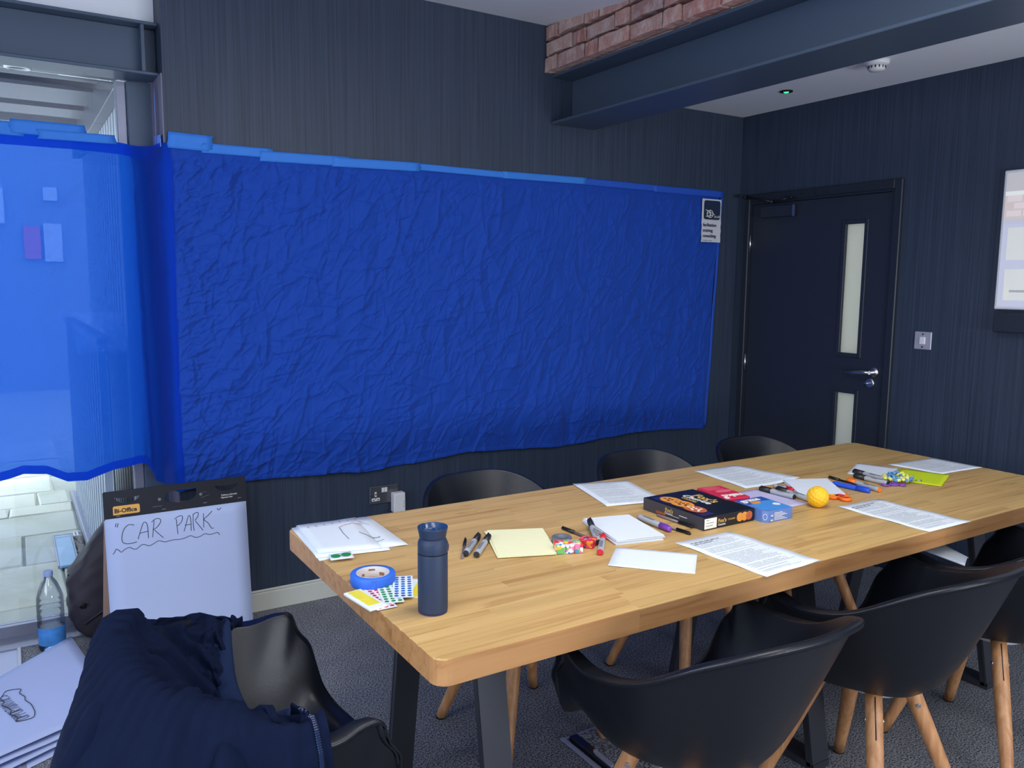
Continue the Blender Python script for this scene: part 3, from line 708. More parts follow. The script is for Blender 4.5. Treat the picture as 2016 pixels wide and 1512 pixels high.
def smooth_noise(nx, ny, kx, ky, seed):
    g = np.random.default_rng(seed); c = g.random((kx + 3, ky + 3))
    xs = np.linspace(0, kx, nx); ys = np.linspace(0, ky, ny)
    xi = np.minimum(xs.astype(int), kx - 1); yi = np.minimum(ys.astype(int), ky - 1)
    fx = (xs - xi)[:, None]; fy = (ys - yi)[None, :]
    fx = fx * fx * (3 - 2 * fx); fy = fy * fy * (3 - 2 * fy)
    a = c[xi][:, yi]; b = c[xi + 1][:, yi]; d = c[xi][:, yi + 1]; e = c[xi + 1][:, yi + 1]
    return (a * (1 - fx) + b * fx) * (1 - fy) + (d * (1 - fx) + e * fx) * fy
def np_mesh(name, P, m, parent=None):
    n, k, _ = P.shape
    idx = np.arange(n * k).reshape(n, k)
    q = np.stack([idx[:-1, :-1], idx[1:, :-1], idx[1:, 1:], idx[:-1, 1:]], -1).reshape(-1, 4)
    me = bpy.data.meshes.new(name)
    me.vertices.add(n * k); me.vertices.foreach_set('co', P.reshape(-1).astype(np.float32))
    me.loops.add(q.size); me.loops.foreach_set('vertex_index', q.reshape(-1).astype(np.int32))
    me.polygons.add(len(q)); me.polygons.foreach_set('loop_start', np.arange(0, q.size, 4, dtype=np.int32))
    me.polygons.foreach_set('loop_total', np.full(len(q), 4, dtype=np.int32))
    me.polygons.foreach_set('use_smooth', np.ones(len(q), dtype=bool))
    me.materials.append(m); me.update(calc_edges=True)
    o = bpy.data.objects.new(name, me); COL.objects.link(o)
    if parent is not None: o.parent = parent
    return o
nx, ny = 880, 400
W_, H_ = 3.03, 1.39
X, Y, Z = crease_field(nx, ny, W_, H_, 2100, 3, .0078, 2.4, (.05, .24), (.0022, .005), (.55, .55))
Z += crease_field(nx, ny, W_, H_, 1300, 7, .0062, 1.0, (.05, .22), (.0024, .005), (1.3, .4))[2]
Z += crease_field(nx, ny, W_, H_, 200, 4, .0110, 1.0, (.18, .6), (.006, .014), (1.40, .25))[2]
Z += .012 * smooth_noise(nx, ny, 26, 3, 5) * (.3 + .7 * (1 - Y / H_)) + .004 * smooth_noise(nx, ny, 90, 50, 6) * np.clip(1.1 - X / 2.4, .15, 1)
Z += .008 * smooth_noise(nx, ny, 9, 5, 16)
Z *= np.clip((H_ - Y) / .05, 0.12, 1) * np.clip(X / .06, 0.05, 1)
u = X / W_
xr = .566 + X * (1.0 + (.0) * u) - .066 * u * np.clip((1 - Y / H_), 0, 1)
top = 1.970 + 0 * u; bot = .582 + .012 * np.sin(u * 17) + .010 * smooth_noise(nx, 2, 22, 1, 8)[:, :1] + .02 * np.clip(u - .15, 0, .6)
P = np.stack([xr, YB - .006 - np.maximum(Z, 0), bot + (top - bot) * Y / H_], -1)
P[:, 0:5, 1] -= .003
ws = np_mesh('wall_sheet', P, SHEET)
tag(ws, 'large creased dark blue sheet taped across the back wall', 'sheet')
# window sheet: hangs in front of the glass, folds in at the post and meets the wall corner
path = cr_spline([(-1.5, 3.655), (-1.0, 3.65), (-.5, 3.648), (0, 3.652), (.36, 3.65), (.425, 3.66), (.465, 3.683), (.505, 3.672), (.533, 3.63), (.545, 3.56), (.551, 3.51), (.562, 3.4885), (.580, 3.4875)], 360)
d = np.r_[0, np.cumsum(np.hypot(*np.diff(path, axis=0).T))]
sN, tN = 420, 190
sv = np.linspace(0, d[-1], sN); px = np.interp(sv, d, path[:, 0]); py = np.interp(sv, d, path[:, 1])
tx = np.gradient(px); ty = np.gradient(py); ln = np.hypot(tx, ty); nxn, nyn = ty / ln, -tx / ln
X, Y, Z = crease_field(sN, tN, d[-1], 1.34, 260, 9, .0035, .6)
Z += .010 * smooth_noise(sN, tN, 16, 3, 21) + .020 * smooth_noise(sN, tN, 7, 2, 25)
fold = np.exp(-((X - (d[-1] - .24) - .05 * (1 - Y / 1.34)) / .025) ** 2) * .018 * np.clip(1.15 - Y / 1.34, 0, 1)
fold += np.exp(-((X - (d[-1] - .315) - .06 * (1 - Y / 1.34)) / .02) ** 2) * .012 * np.clip(1.0 - Y / 1.34, 0, 1)
Z = (Z + fold) * np.clip((1.34 - Y) / .1, .1, 1)
uu = (sv / d[-1])[:, None]
bot = np.interp(px, [-1.5, -.5, -.12, .02, .10, .17, .24, .34, .43, .47, .52, .556], [.66, .66, .648, .690, .680, .640, .636, .668, .676, .67, .60, .582])[:, None] + .006 * smooth_noise(sN, 2, 30, 1, 2)[:, :1]
top = np.interp(px, [-1.5, -.1, .0, .25, .44, .556], [2.0, 2.0, 1.992, 1.996, 1.988, 1.98])[:, None]
P = np.stack([px[:, None] + nxn[:, None] * Z, py[:, None] + nyn[:, None] * Z, bot + (top - bot) * Y / 1.34], -1)
wsh = np_mesh('window_sheet', P, SHEETW)
tag(wsh, 'thin bright blue sheet hanging over the left window with daylight behind it', 'sheet')
# hem of the window sheet: second layer of the same cloth at the top
hm = P[:, -8:, :].copy(); hm[:, :, 1] -= .004
np_mesh('hem', hm[:395], SHEETW, wsh)
hb = P[:, :6, :].copy(); hb[:, :, 1] -= .003
np_mesh('hem', hb[:385], SHEETW, wsh)

def tape(name, p0, p1, wdt, lab, m=TAPEB, y=None, rip=.004, side=Vector((0, -1, 0)), grp='blue masking tape holding up the sheets'):
    """a strip of tape on a vertical face from p0 to p1, torn ends"""
    p0, p1 = Vector(p0), Vector(p1); t = (p1 - p0).normalized(); n = side; v = n.cross(t).normalized()
    if v.z < 0: v = -v
    L = (p1 - p0).length; k = max(4, int(L / .03)); rows_ = []
    for i in range(k + 1):
        f = i / k; row = []
        for j in range(5):
            g = j / 4 - .5
            e = (random.uniform(-.006, .006) if i in (0, k) else 0)
            row.append(p0 + t * (L * f + e) + v * (g * wdt) + n * (.0006 + rip * (.3 + .7 * math.sin(f * 9 + p0.x * 20 + g * 3) ** 2) * (.4 + .6 * abs(g))))
        rows_.append(row)
    mb = MB().grid(rows_)
    o = mb.build(name, m)
    md = o.modifiers.new('thickness', 'SOLIDIFY'); md.thickness = .0006
    return tag(o, lab, 'tape', grp)
yt = YB - .010
tape('tape_strip', (.572, yt, 1.992), (.745, yt, 1.990), .062, 'wide blue tape patch at the wall corner, top left of the wall sheet')
tape('tape_strip', (.70, yt, 1.972), (.985, yt, 1.974), .038, 'blue tape strip right of the corner patch on the wall sheet')
tape('tape_strip', (.93, yt - .002, 1.960), (1.32, yt - .002, 1.968), .042, 'blue tape strip one quarter along the wall sheet top')
tape('tape_strip', (1.24, yt - .004, 1.962), (1.66, yt - .004, 1.972), .040, 'blue tape strip left of the middle of the wall sheet top edge')
tape('tape_strip', (1.60, yt - .002, 1.974), (2.16, yt - .002, 1.972), .030, 'blue tape strip at the middle of the wall sheet top edge')
tape('tape_strip', (2.11, yt - .003, 1.972), (2.62, yt - .003, 1.978), .034, 'blue tape strip right of the middle of the wall sheet top')
tape('tape_strip', (2.57, yt - .002, 1.976), (3.12, yt - .002, 1.974), .034, 'blue tape strip at three quarters of the wall sheet top edge', m=TAPEDIM)
tape('tape_strip', (3.08, yt - .003, 1.972), (3.625, yt - .003, 1.972), .036, 'blue tape strip at the right end of the wall sheet top edge', m=TAPEDIM)
tape('tape_strip', (3.612, yt, 1.965), (3.545, yt, .60), .020, 'long vertical blue tape strip down the right edge of the wall sheet', m=TAPEDIM)
yw = 3.636
tape('tape_strip', (-.9, yw, 2.005), (.10, yw - .002, 2.002), .05, 'long blue tape strip on the window sheet top edge at the left border')
tape('tape_strip', (.05, yw - .004, 2.012), (.30, yw - .004, 2.012), .052, 'wide doubled blue tape strip on the middle of the window sheet top edge')
tape('tape_strip', (.14, yw - .007, 1.990), (.405, yw - .007, 1.994), .034, 'blue tape strip at the right end of the window sheet')
tape('tape_strip', (.5515, 3.640, 2.000), (.5515, 3.487, 1.986), .046, 'pale blue tape patch on the side of the wall corner', m=TAPEHOLD, side=Vector((-1, 0, 0)), rip=.002)
tape('tape_strip', (.5495, 3.585, 2.200), (.5485, 3.590, 1.880), .012, 'narrow pale tape strip hanging vertically beside the wall corner', m=TAPEHOLD, side=Vector((-1, 0, 0)), rip=.001)

# poster on the sheet
po = thing('notice', 'small white notice with a navy logo panel at the top right of the wall sheet', 'notice', (3.516, YB - .030, 1.815))
b = MB().grid([[(x, -.0015 - .004 * math.sin(j * 1.3 + i * .9) ** 2 * (.3 if j > 5 else 1) + .003, z) for j, z in enumerate(np.linspace(-.123, .123, 12))] for i, x in enumerate(np.linspace(-.077, .077, 9))])
b.build('paper', mat('grey_white_paper', rgb(206, 206, 214), .6, var=.05, nscale=30), po)
pl_ = []
for (cx, cz, a0) in ((.050, .100, 0), (-.050, .100, 90), (-.050, .020, 180), (.050, .020, 270)):
    for k in range(6): a = R(a0 + k * 18); pl_.append((cx + .014 * math.cos(a), cz + .014 * math.sin(a)))
MB().prism(pl_, 0, .0012).xf(Matrix.Translation((0, -.0035, 0)) @ Matrix.Rotation(R(90), 4, 'X')).build('logo_panel', EMBN, po)
def S(x, z, h=.006): return Vector((x, -h, z))
b = MB().tube([S(-.018 + .024 * math.cos(a), .038 + .021 * math.sin(a)) for a in np.linspace(0, 2 * PI, 28)], .0018, 6)
b.tube([S(-.018, .016), S(-.018, .058)], .0018, 6).tube([S(-.052, .060), S(.020, .034)], .0018, 6).tube([S(-.050, .022), S(.020, .036)], .0018, 6)
b.tube([S(-.044, .040), S(-.02, .044), S(-.008, .028)], .0015, 6); b.build('emblem', CREAM, po)
MX = lambda x, z, y=-.0055: Matrix.Translation((x, y, z)) @ Matrix.Rotation(R(90), 4, 'X')
text('co.uk', .022, CREAM, MX(.014, .018), po)
for i, tx_ in enumerate(('facilitation', 'training', 'consulting')): text(tx_, .026, EMBN, MX(-.070, -.034 - i * .031), po, bold=.0004)
text('azco.co.uk', .010, GREYINK, MX(.0, .004), po); text('facilitation training', .010, GREYINK, MX(-.07, -.117), po)

# ------------------------------------------------------------------ table
TX0, TX1, TY0, TY1, TZ, TB = 0.640, 3.194, 1.281, 2.232, 0.750, 0.696
tb = thing('meeting_table', 'long butcher-block beech meeting table on dark steel trapezoid legs', 'table', (1.917, 1.757, 0))
r3 = random.Random(12)
nrow = 23; rw = (TY1 - TY0) / nrow; RC = .032
def corner_cut(x, y):
    """clip stave corners to the rounded outline of the top"""
    cx = min(max(x, TX0 + RC), TX1 - RC); cy = min(max(y, TY0 + RC), TY1 - RC)
    dx, dy = x - cx, y - cy; d = math.hypot(dx, dy)
    return (cx + dx / d * RC, cy + dy / d * RC) if d > RC else (x, y)
for i in range(nrow):
    y0 = TY0 + i * rw; y1 = y0 + rw
    cuts = [TX0]; x = TX0 + r3.uniform(.18, .6)
    if i == 0: x = 1.13
    if i == 1: x = 1.138
    if i == 2: x = 1.155
    while x < TX1 - .12:
        cuts.append(x); x += r3.uniform(.32, .72)
    cuts.append(TX1)
    for a, b_ in zip(cuts[:-1], cuts[1:]):
        n0, n1 = a < TX0 + .001, b_ > TX1 - .001
        poly = []
        ysm = np.linspace(y0, y1, 5)
        L_ = [corner_cut(a, yy) if n0 else (a, yy) for yy in (ysm if n0 else (y0, y1))]
        R_ = [corner_cut(b_, yy) if n1 else (b_, yy) for yy in (ysm if n1 else (y0, y1))]
        extraB = []; extraT = []
        if i == 0 and n0: L_ = [corner_cut(TX0 + RC - RC * math.sin(t), TY0 + RC - RC * math.cos(t)) for t in np.linspace(0, PI / 2, 6)] + [(a, y1)]
        if i == 0 and n1: R_ = [corner_cut(TX1 - RC + RC * math.sin(t), TY0 + RC - RC * math.cos(t)) for t in np.linspace(0, PI / 2, 6)] + [(b_, y1)]
        if i == nrow - 1 and n0: L_ = [(a, y0)] + [(TX0 + RC - RC * math.cos(t), TY1 - RC + RC * math.sin(t)) for t in np.linspace(0, PI / 2, 6)]
        if i == nrow - 1 and n1: R_ = [(b_, y0)] + [(TX1 - RC + RC * math.cos(t), TY1 - RC + RC * math.sin(t)) for t in np.linspace(0, PI / 2, 6)]
        poly = R_ + list(reversed(L_))
        cx, cy = (a + b_) / 2, (y0 + y1) / 2
        mb = MB().prism([(p[0] - cx, p[1] - cy) for p in poly], TB, TZ)
        te = [e for e in mb.bm.edges if all(abs(v.co.z - TZ) < 1e-6 for v in e.verts)]
        out = [e for e in te if (i == 0 and all(v.co.y < -rw / 2 + RC and v.co.y < rw / 2 - 1e-4 for v in e.verts)) or (n0 and all(v.co.x < (a - cx) + RC + 1e-5 for v in e.verts)) or (n1 and all(v.co.x > (b_ - cx) - RC - 1e-5 for v in e.verts))]
        if i == 0: out += [e for e in te if all(abs(v.co.y + rw / 2) < 1e-5 for v in e.verts)]
        if i == nrow - 1: out += [e for e in te if all(abs(v.co.y - rw / 2) < 1e-5 for v in e.verts)]
        out = list(set(out))
        if out: bmesh.ops.bevel(mb.bm, geom=out, offset=.003, segments=2, affect='EDGES', profile=.5)
        mb.bm.normal_update()
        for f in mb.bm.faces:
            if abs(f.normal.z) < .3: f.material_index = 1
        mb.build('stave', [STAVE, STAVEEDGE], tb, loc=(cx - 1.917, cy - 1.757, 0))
def bar(mb, p0, p1, wx, th):
    """rectangular bar from p0 to p1 in a plane x = const; wx across x, th the thin side"""
    p0, p1 = Vector(p0), Vector(p1); t = (p1 - p0).normalized(); n = Vector((1, 0, 0)).cross(t).normalized()
    pts = []
    for p in (p0, p1):
        for sx in (0, 1):
            for sn in (-1, 1): pts.append(p + Vector((wx * sx, 0, 0)) + n * (sn * th / 2))
    mb.faces(pts, [(0, 1, 3, 2), (4, 6, 7, 5), (0, 4, 5, 1), (2, 3, 7, 6), (0, 2, 6, 4), (1, 5, 7, 3)])
    return mb
for x0 in (.867, 1.97, 2.93):
    q = x0 - 1.917
    for s in (-1, 1):
        mb = bar(MB(), (q, s * .305, .012), (q, s * .190, .694), .074, .024)
        bar(mb, (q - .001, s * .311, .015), (q - .001, s * .196, .693), .004, .005)
        mb.build('leg', LEGSTEEL, tb)
    bar(MB(), (q, -.318, .012), (q, .318, .012), .074, .022).build('foot_bar', LEGSTEEL, tb)
    bar(MB(), (q - .001, -.20, .684), (q - .001, .20, .684), .076, .022).build('top_bar', LEGSTEEL, tb)

# ------------------------------------------------------------------ tub chairs
HALF = [(0, .265, .428), (.11, .262, .430), (.19, .248, .438), (.226, .228, .475), (.244, .214, .525), (.256, .202, .568), (.262, .176, .605), (.264, .160, .648), (.264, .125, .655), (.265, .04, .645), (.256, -.075, .672), (.208, -.195, .745), (.125, -.270, .782), (0, -.290, .787)]
RIMC = HALF + [(-x, y, z) for x, y, z in reversed(HALF[1:-1])]
NR = 120
RS = cr_spline(RIMC, NR, closed=True)
def shell_mesh():
    C = np.array([0, -.02]); nv = 20; G = []
    ker = np.exp(-.5 * (np.arange(-24, 25) / 11.0) ** 2); ker /= ker.sum()
    SM = np.stack([np.convolve(np.r_[RS[-24:, c], RS[:, c], RS[:24, c]], ker, 'valid') for c in range(3)], 1)
    ker2 = np.exp(-.5 * (np.arange(-24, 25) / 7.5) ** 2); ker2 /= ker2.sum()
    SN = np.stack([np.convolve(np.r_[RS[-24:, c], RS[:, c], RS[:24, c]], ker2, 'valid') for c in range(3)], 1)
    for k in range(NR):
        x, y, z = RS[k]; dvec = np.array([x, y]) - C; ds = SM[k, :2] - C; dm = SN[k, :2] - C
        ang = math.atan2(ds[0], ds[1]); front = max(0, math.cos(ang)) ** 1.5
        base = C + ds * (.50 + .32 * front); mid = C + dm * (.775 + .13 * front)
        zb = .410 + .010 * front; zm = zb + (SM[k, 2] - zb) * (.30 + .35 * front)
        pts = [(C[0], C[1], .404), (*(C + ds * (.26 + .2 * front)), .405), (*base, zb), (*mid, zm), (x, y, z)]
        sp = cr_spline(pts, nv)
        dn = dvec / np.linalg.norm(dvec)
        arm = np.clip((z - .46) / .12, 0, 1); w_ = (.014 + .020 * np.exp(-((y - .04) / .10) ** 2)) * arm + .004
        col = [tuple(p) for p in sp]
        col[-1:-1] = [tuple(np.array(col[-2]) * .12 + np.array(col[-1]) * .88)]
        col += [(x + dn[0] * a_, y + dn[1] * a_, z + b_ * arm) for a_, b_ in ((.0012, .0022), (.003, .0026), (w_ - .002, .0022), (w_, .0006), (w_ + .0008, -.002), (w_ + .0012, -.009))]
        G.append(col)
    mb = MB(); mb.grid(G, closed_u=True, uv=False)
    bmesh.ops.remove_doubles(mb.bm, verts=mb.bm.verts[:], dist=1e-5)
    return mb
def make_chair(name, label):
    t = thing(name, label, 'chair', group='black tub chairs around the table')
    sh_ = shell_mesh().build('shell', SHELL, t)
    for p in sh_.data.polygons: p.use_smooth = True
    md = sh_.modifiers.new('thickness', 'SOLIDIFY'); md.thickness = .007; md.offset = -1
    oy = .05
    MB().lathe([(.062, .372), (.075, .376), (.088, .392), (.08, .400)], 28, c=(0, oy - .03, 0)).build('mount', WHITEP, t)
    for sx in (-1, 1):
        for sy in (-1, 1):
            p0 = Vector((sx * .074, oy + sy * .078, .393)); p1 = Vector((sx * .190, oy + sy * .198, .006))
            n = 9; pts = [p0.lerp(p1, i / (n - 1)) for i in range(n)]
            rad = [.0215, .0222, .0222, .0216, .0208, .0198, .0186, .0174, .0160]
            lg = MB().tube(pts, rad, 14).build('leg', LEGWOOD, t)
            MB().lathe([(.0165, 0), (.0165, .006)], 14, c=(p1.x, p1.y, 0.0002)).build('glide', BLACK, lg)
            side = Vector((sx, -sy, 0)).normalized(); ax = (p1 - p0).normalized()
            out = Vector((-sx * 0, 0, 0)); q = p0.lerp(p1, .16)
            b = MB()
            for s in (-1, 1):
                nn = side * s; b.tube([q + nn * .019, q + nn * .0245], [.0075, .0055], 12)
            b.build('bolt', CHROME, lg)
            o2 = Vector((sx, sy, 0)).normalized(); nrm = (o2 - ax * o2.dot(ax)).normalized()
            a0 = p0.lerp(p1, .02) + nrm * .0216; a1 = p0.lerp(p1, .27) + nrm * .0216
            MB().tube([a0, a1], .0016, 6).build('slot', DARKMETAL, lg)
    return t
ch = make_chair('tub_chair', 'black tub chair at the left of the near side, its back to the camera')
ch.location = (1.28, 1.225, 0)
dup(ch, (1.942, 1.225, 0), R(-.5), 'middle black tub chair on the near side of the table, backing the camera')
dup(ch, (2.553, 1.225, 0), 0, 'black tub chair on the near side cut off by the right border')
dup(ch, (1.352, 2.150, 0), R(182), 'black tub chair on the far side below the wall socket, leftmost of the far three')
dup(ch, (2.075, 2.155, 0), R(181), 'black tub chair on the far side in the middle, under the sheet')
dup(ch, (2.684, 2.135, 0), R(180), 'black tub chair on the far side nearest the door')
jc = dup(ch, (.37, 1.59, 0), R(-90), 'black tub chair at the left end of the table with a navy jacket over it')

js = [c for c in jc.children if c.name.startswith('shell')][0]
js.data = js.data.copy()
for v in js.data.vertices:
    if v.co.y < .12 and v.co.z > .42: v.co.y = .12 + (v.co.y - .12) * (1 - .25 * min(1, (v.co.z - .42) / .2))
    if v.co.z > .70: v.co.z = .70 + (v.co.z - .70) * .25

# ------------------------------------------------------------------ papers
def quad_grid(Q, nu, nv, z, hgt):
    A, B, C, D = [Vector((*q, 0)) if len(q) == 2 else Vector(q) for q in Q]   # top-left, top-right, bottom-right, bottom-left
    G = []
    for i in range(nu + 1):
        u = i / nu; row = []
        for j in range(nv + 1):
            v = j / nv
            p = A * (1 - u) * (1 - v) + B * u * (1 - v) + C * u * v + D * (1 - u) * v
            row.append((p.x, p.y, p.z + z + hgt(u, v)))
        G.append(row)
    return G
def paper(name, label, Q, m=PAPER, z=TZ + .0006, hgt=lambda u, v: 0, n=(8, 10), cat='paper', group=None, th=.0005):
    mb = MB().grid(quad_grid(Q, n[0], n[1], z, hgt)); o = mb.build(name, m)
    md = o.modifiers.new('thickness', 'SOLIDIFY'); md.thickness = th; md.offset = 1 if o.data.polygons[0].normal.z > 0 else -1
    return tag(o, label, cat, group)
def stack(name, label, Q, m, n, dz, z=TZ, cat='paper pad', jit=.004, seed=1, group=None):
    g = random.Random(seed); cx = sum(q[0] for q in Q) / 4; cy = sum(q[1] for q in Q) / 4
    t = thing(name, label, cat, (cx, cy, z), group=group)
    for k in range(n):
        dx, dy, a = g.uniform(-jit, jit), g.uniform(-jit, jit), g.uniform(-.02, .02) * (k < n - 1)
        q2 = [((x - cx) * math.cos(a) - (y - cy) * math.sin(a) + dx * (k < n - 1), (x - cx) * math.sin(a) + (y - cy) * math.cos(a) + dy * (k < n - 1)) for x, y in Q]
        mb = MB().prism(q2, k * dz + .0003, (k + 1) * dz - .0002)
        mb.build('sheet', m, t)
    return t
pg = 'printed pages laid out at the seats'
def wave(a, f=1.0): return lambda u, v: a * (.5 + .5 * math.sin(f * (u * 3 + v * 2.2)))
p1_ = paper('printed_page', 'printed page hanging over the near table edge in front of the biscuit box', [(1.505, 1.574), (1.714, 1.572), (1.727, 1.276), (1.517, 1.268)], PAGE_NEAR, group=pg, hgt=lambda u, v: .002 * math.sin(v * 7) ** 2 + .008 * max(0, v - .8) * math.sin(u * 5) ** 2)
p2_ = paper('printed_page', 'printed page hanging over the near table edge at the right', [(2.205, 1.580), (2.404, 1.570), (2.412, 1.270), (2.203, 1.274)], PAGE_NEAR, group=pg, hgt=lambda u, v: .002 * math.sin(v * 6 + 1) ** 2 + .006 * max(0, v - .8))
paper('printed_page', 'printed page at the far edge left of the biscuit box', [(1.572, 1.950), (1.777, 1.898), (1.849, 2.184), (1.645, 2.235)], PAGE_FAR, group=pg, hgt=wave(.002))
paper('printed_page', 'printed page near the far edge with one corner curled onto a white pad', [(2.130, 1.888), (2.385, 1.868), (2.370, 2.160), (2.160, 2.172)], PAGE_FAR, group=pg, hgt=lambda u, v: .0008 + .030 * max(0, u - .5) ** 1.3 * (1 - v) + .0015 * math.sin(v * 6) ** 2)
paper('printed_page', 'printed page lying at the far right end of the table', [(2.932, 1.668), (3.184, 1.650), (3.186, 1.852), (2.903, 1.866)], PAGE_FAR, group=pg, hgt=wave(.002, .8))
for pgx, q, ln in ((p1_, (1.53, 1.540), .10), (p2_, (2.228, 1.545), .10)):
    b = MB()
    for k, (l, h) in enumerate(((ln, .0032), (ln * .62, .0024))):
        x = q[0]
        while x < q[0] + l:
            wdt = random.uniform(.008, .02); b.box(x, x + wdt, q[1] - k * .012 - h, q[1] - k * .012, TZ + .0042, TZ + .0046); x += wdt + .004
    b.build('heading', GREYINK, pgx)
paper('blank_card', 'blank white sheet near the front edge of the table', [(1.342, 1.623), (1.490, 1.473), (1.383, 1.372), (1.235, 1.524)], group=None, hgt=wave(.0015))
stack('white_paper_pad', 'pad of white paper between the markers and the biscuit box', [(1.404, 1.848), (1.545, 1.814), (1.500, 1.609), (1.358, 1.640)], PAPER, 8, .0018, seed=3)
stack('white_paper_pad', 'pad of white paper behind the yellow ball', [(2.316, 1.884), (2.463, 1.813), (2.330, 1.640), (2.196, 1.717)], PAPER, 7, .0018, seed=4)
stack('yellow_paper_pad', 'thin pile of pale yellow paper right of the markers', [(1.115, 1.917), (1.262, 1.855), (1.172, 1.655), (1.030, 1.710)], YELLOWP, 4, .0014, seed=5, jit=.007)
paper('white_card', 'white card under the grey markers at the far right', [(2.634, 1.853), (2.826, 1.946), (2.888, 1.812), (2.700, 1.722)], hgt=wave(.001))
paper('lime_card', 'lime yellow card at the far right beside the tangle toy', [(2.883, 1.797), (2.945, 1.643), (2.752, 1.562), (2.690, 1.716)], LIMEP, z=TZ + .0018, hgt=wave(.001))
paper('lilac_card', 'lilac card under the small blue snack box', [(2.012, 1.872), (2.164, 1.868), (2.158, 1.652), (2.008, 1.656)], LILACP, hgt=lambda u, v: 0)
# sheets with drawings at the left end
ds = thing('drawing_sheets', 'loose pile of white sheets with thin drawn lines at the left end of the table', 'paper pile', (.75, 2.07, TZ))
base = np.array([(-.085, .160), (.130, .148), (.124, -.150), (-.118, -.112)])
shq = [[(-.098, .158), (.112, .160), (.100, -.120), (-.118, -.148)], [(-.092, .150), (.118, .155), (.120, -.146), (-.095, -.128)], [(-.085, .158), (.126, .143), (.066, -.166), (-.120, -.130)], [(-.080, .160), (.130, .146), (.123, -.152), (-.098, -.108)], [(-.083, .159), (.090, .150), (.052, -.148), (-.106, -.104)]]
for k, q in enumerate(shq):
    mb = MB().grid(quad_grid(q, 6, 6, .0006 + k * .0011, lambda u, v: .0012 * math.sin(u * 4 + v * 3 + k) ** 2 * (.3 if k < 4 else 1)))
    o = mb.build('sheet', PAPER, ds); md = o.modifiers.new('thickness', 'SOLIDIFY'); md.thickness = .0004
def line_on(pts, m, parent, z, r=.0009, name='drawn_line'):
    return MB().tube([(x, y, z) for x, y in pts], r, 5, flat=.4).build(name, m, parent)
ZL = .0068
line_on([(.012, .075), (.030, .090), (.062, .098), (.080, .070)], REDINK, ds, ZL)
line_on([(.014, .072), (.006, .020), (.002, -.035)], GREYINK, ds, ZL)
line_on([(.048, .008), (.058, -.030), (.062, -.065)], GREYINK, ds, ZL)
line_on([(.085, .105), (.098, .060)], GREYINK, ds, ZL)
line_on([(-.020, -.085), (.015, -.080), (.050, -.095), (.085, -.080)], GREYINK, ds, ZL - .002)
line_on([(.06, -.06), (.078, -.062), (.082, -.055)], INK, ds, ZL, .0013)
line_on([(-.090, -.100), (-.05, -.105), (0, -.104), (.04, -.115)], GREYINK, ds, ZL - .002)
b = MB()
for k in range(7): b.tube([(-.062 + k * .024, .128 + .002 * k, ZL), (-.060 + k * .024, .114 + .002 * k, ZL)], .0008, 5, flat=.4)
b.build('drawn_line', GREYINK, ds)
dt = paper('sticker_card', 'small white card with two large green dots beside the drawing sheets', [(.659, 1.933), (.713, 1.919), (.708, 1.881), (.650, 1.890)], z=TZ + .008, cat='stickers', hgt=lambda u, v: .004 * (1 - v) * u, n=(4, 4))
MB().disc((.670, 1.910, TZ + .0105), .0125, 20).disc((.6955, 1.905, TZ + .0120), .0125, 20).build('green_dot', GREEN, dt)
# dot stickers
st = thing('dot_stickers', 'fan of sheets with red, green and blue dots beside the navy bottle', 'stickers', (.70, 1.63, TZ))
for i, (cx, cy, a, m, nc) in enumerate(((-.042, -.012, -10, RED, 3), (-.005, .004, -22, GREEN, 3), (.033, .014, -32, BLUEDOT, 3))):
    M4 = Matrix.Translation((cx, cy, .003 + i * .0016)) @ Matrix.Rotation(R(a + 8), 4, 'Z')
    o = MB().box(-.022, .024, -.066, .066, 0, .0008).xf(M4).build('sticker_sheet', PAPER, st)
    b = MB()
    for c in range(nc):
        for r in range(9): b.disc((-.013 + c * .0145, -.056 + r * .0140, .0009), .0050, 10)
    b.xf(M4); b.build('dots', m, o)
o = MB().box(-.018, .026, -.062, .056, .0, .006, bev=.002, seg=2).xf(Matrix.Translation((-.072, -.010, .0015)) @ Matrix.Rotation(R(8), 4, 'Z')).build('sticker_packet', PAPER, st)
MB().box(-.010, .018, -.044, .050, .0062, .0068).xf(Matrix.Translation((-.072, -.010, .0015)) @ Matrix.Rotation(R(8), 4, 'Z')).build('yellow_print', YEL, o)
o = MB().box(-.03, .05, -.055, .055, .0003, .0011).xf(Matrix.Translation((.062, .002, 0)) @ Matrix.Rotation(R(-38), 4, 'Z')).build('sticker_sheet', PAPER, st)
MB().box(-.005, .045, -.05, .05, .0012, .0015).xf(Matrix.Translation((.062, .002, 0)) @ Matrix.Rotation(R(-38), 4, 'Z')).build('yellow_print', YEL, o)
# roll of blue tape
tr = thing('tape_roll', 'roll of blue masking tape lying flat behind the dot stickers', 'tape roll', (.690, 1.714, TZ))
MB().lathe([(.0385, .001), (.0505, .001), (.052, .003), (.052, .0245), (.0505, .0265), (.0385, .0265)], 64, cap0=False, cap1=False).grid([[(.0386 * math.cos(a), .0386 * math.sin(a), z) for z in (.001, .0265)] for a in np.linspace(0, 2 * PI, 49)]).build('tape', TAPEROLL, tr)
MB().lathe([(.0372, .0005), (.0386, .0005), (.0386, .0270), (.0372, .0270), (.0372, .0005)], 64, cap0=False, cap1=False).build('core', mat('grey_card_core', rgb(206, 200, 200), .7, var=.05), tr)
b = MB()
for (a0, a1, z0, z1) in ((60, 84, .017, .021), (22, 44, .006, .014), (100, 112, .006, .012)):
    b.grid([[(.0369 * math.cos(R(a)), .0369 * math.sin(R(a)), z) for z in (z0, z1)] for a in np.linspace(a0, a1, 6)])
b.build('printed_mark', mat('brown_print', rgb(150, 110, 80), .7), tr)
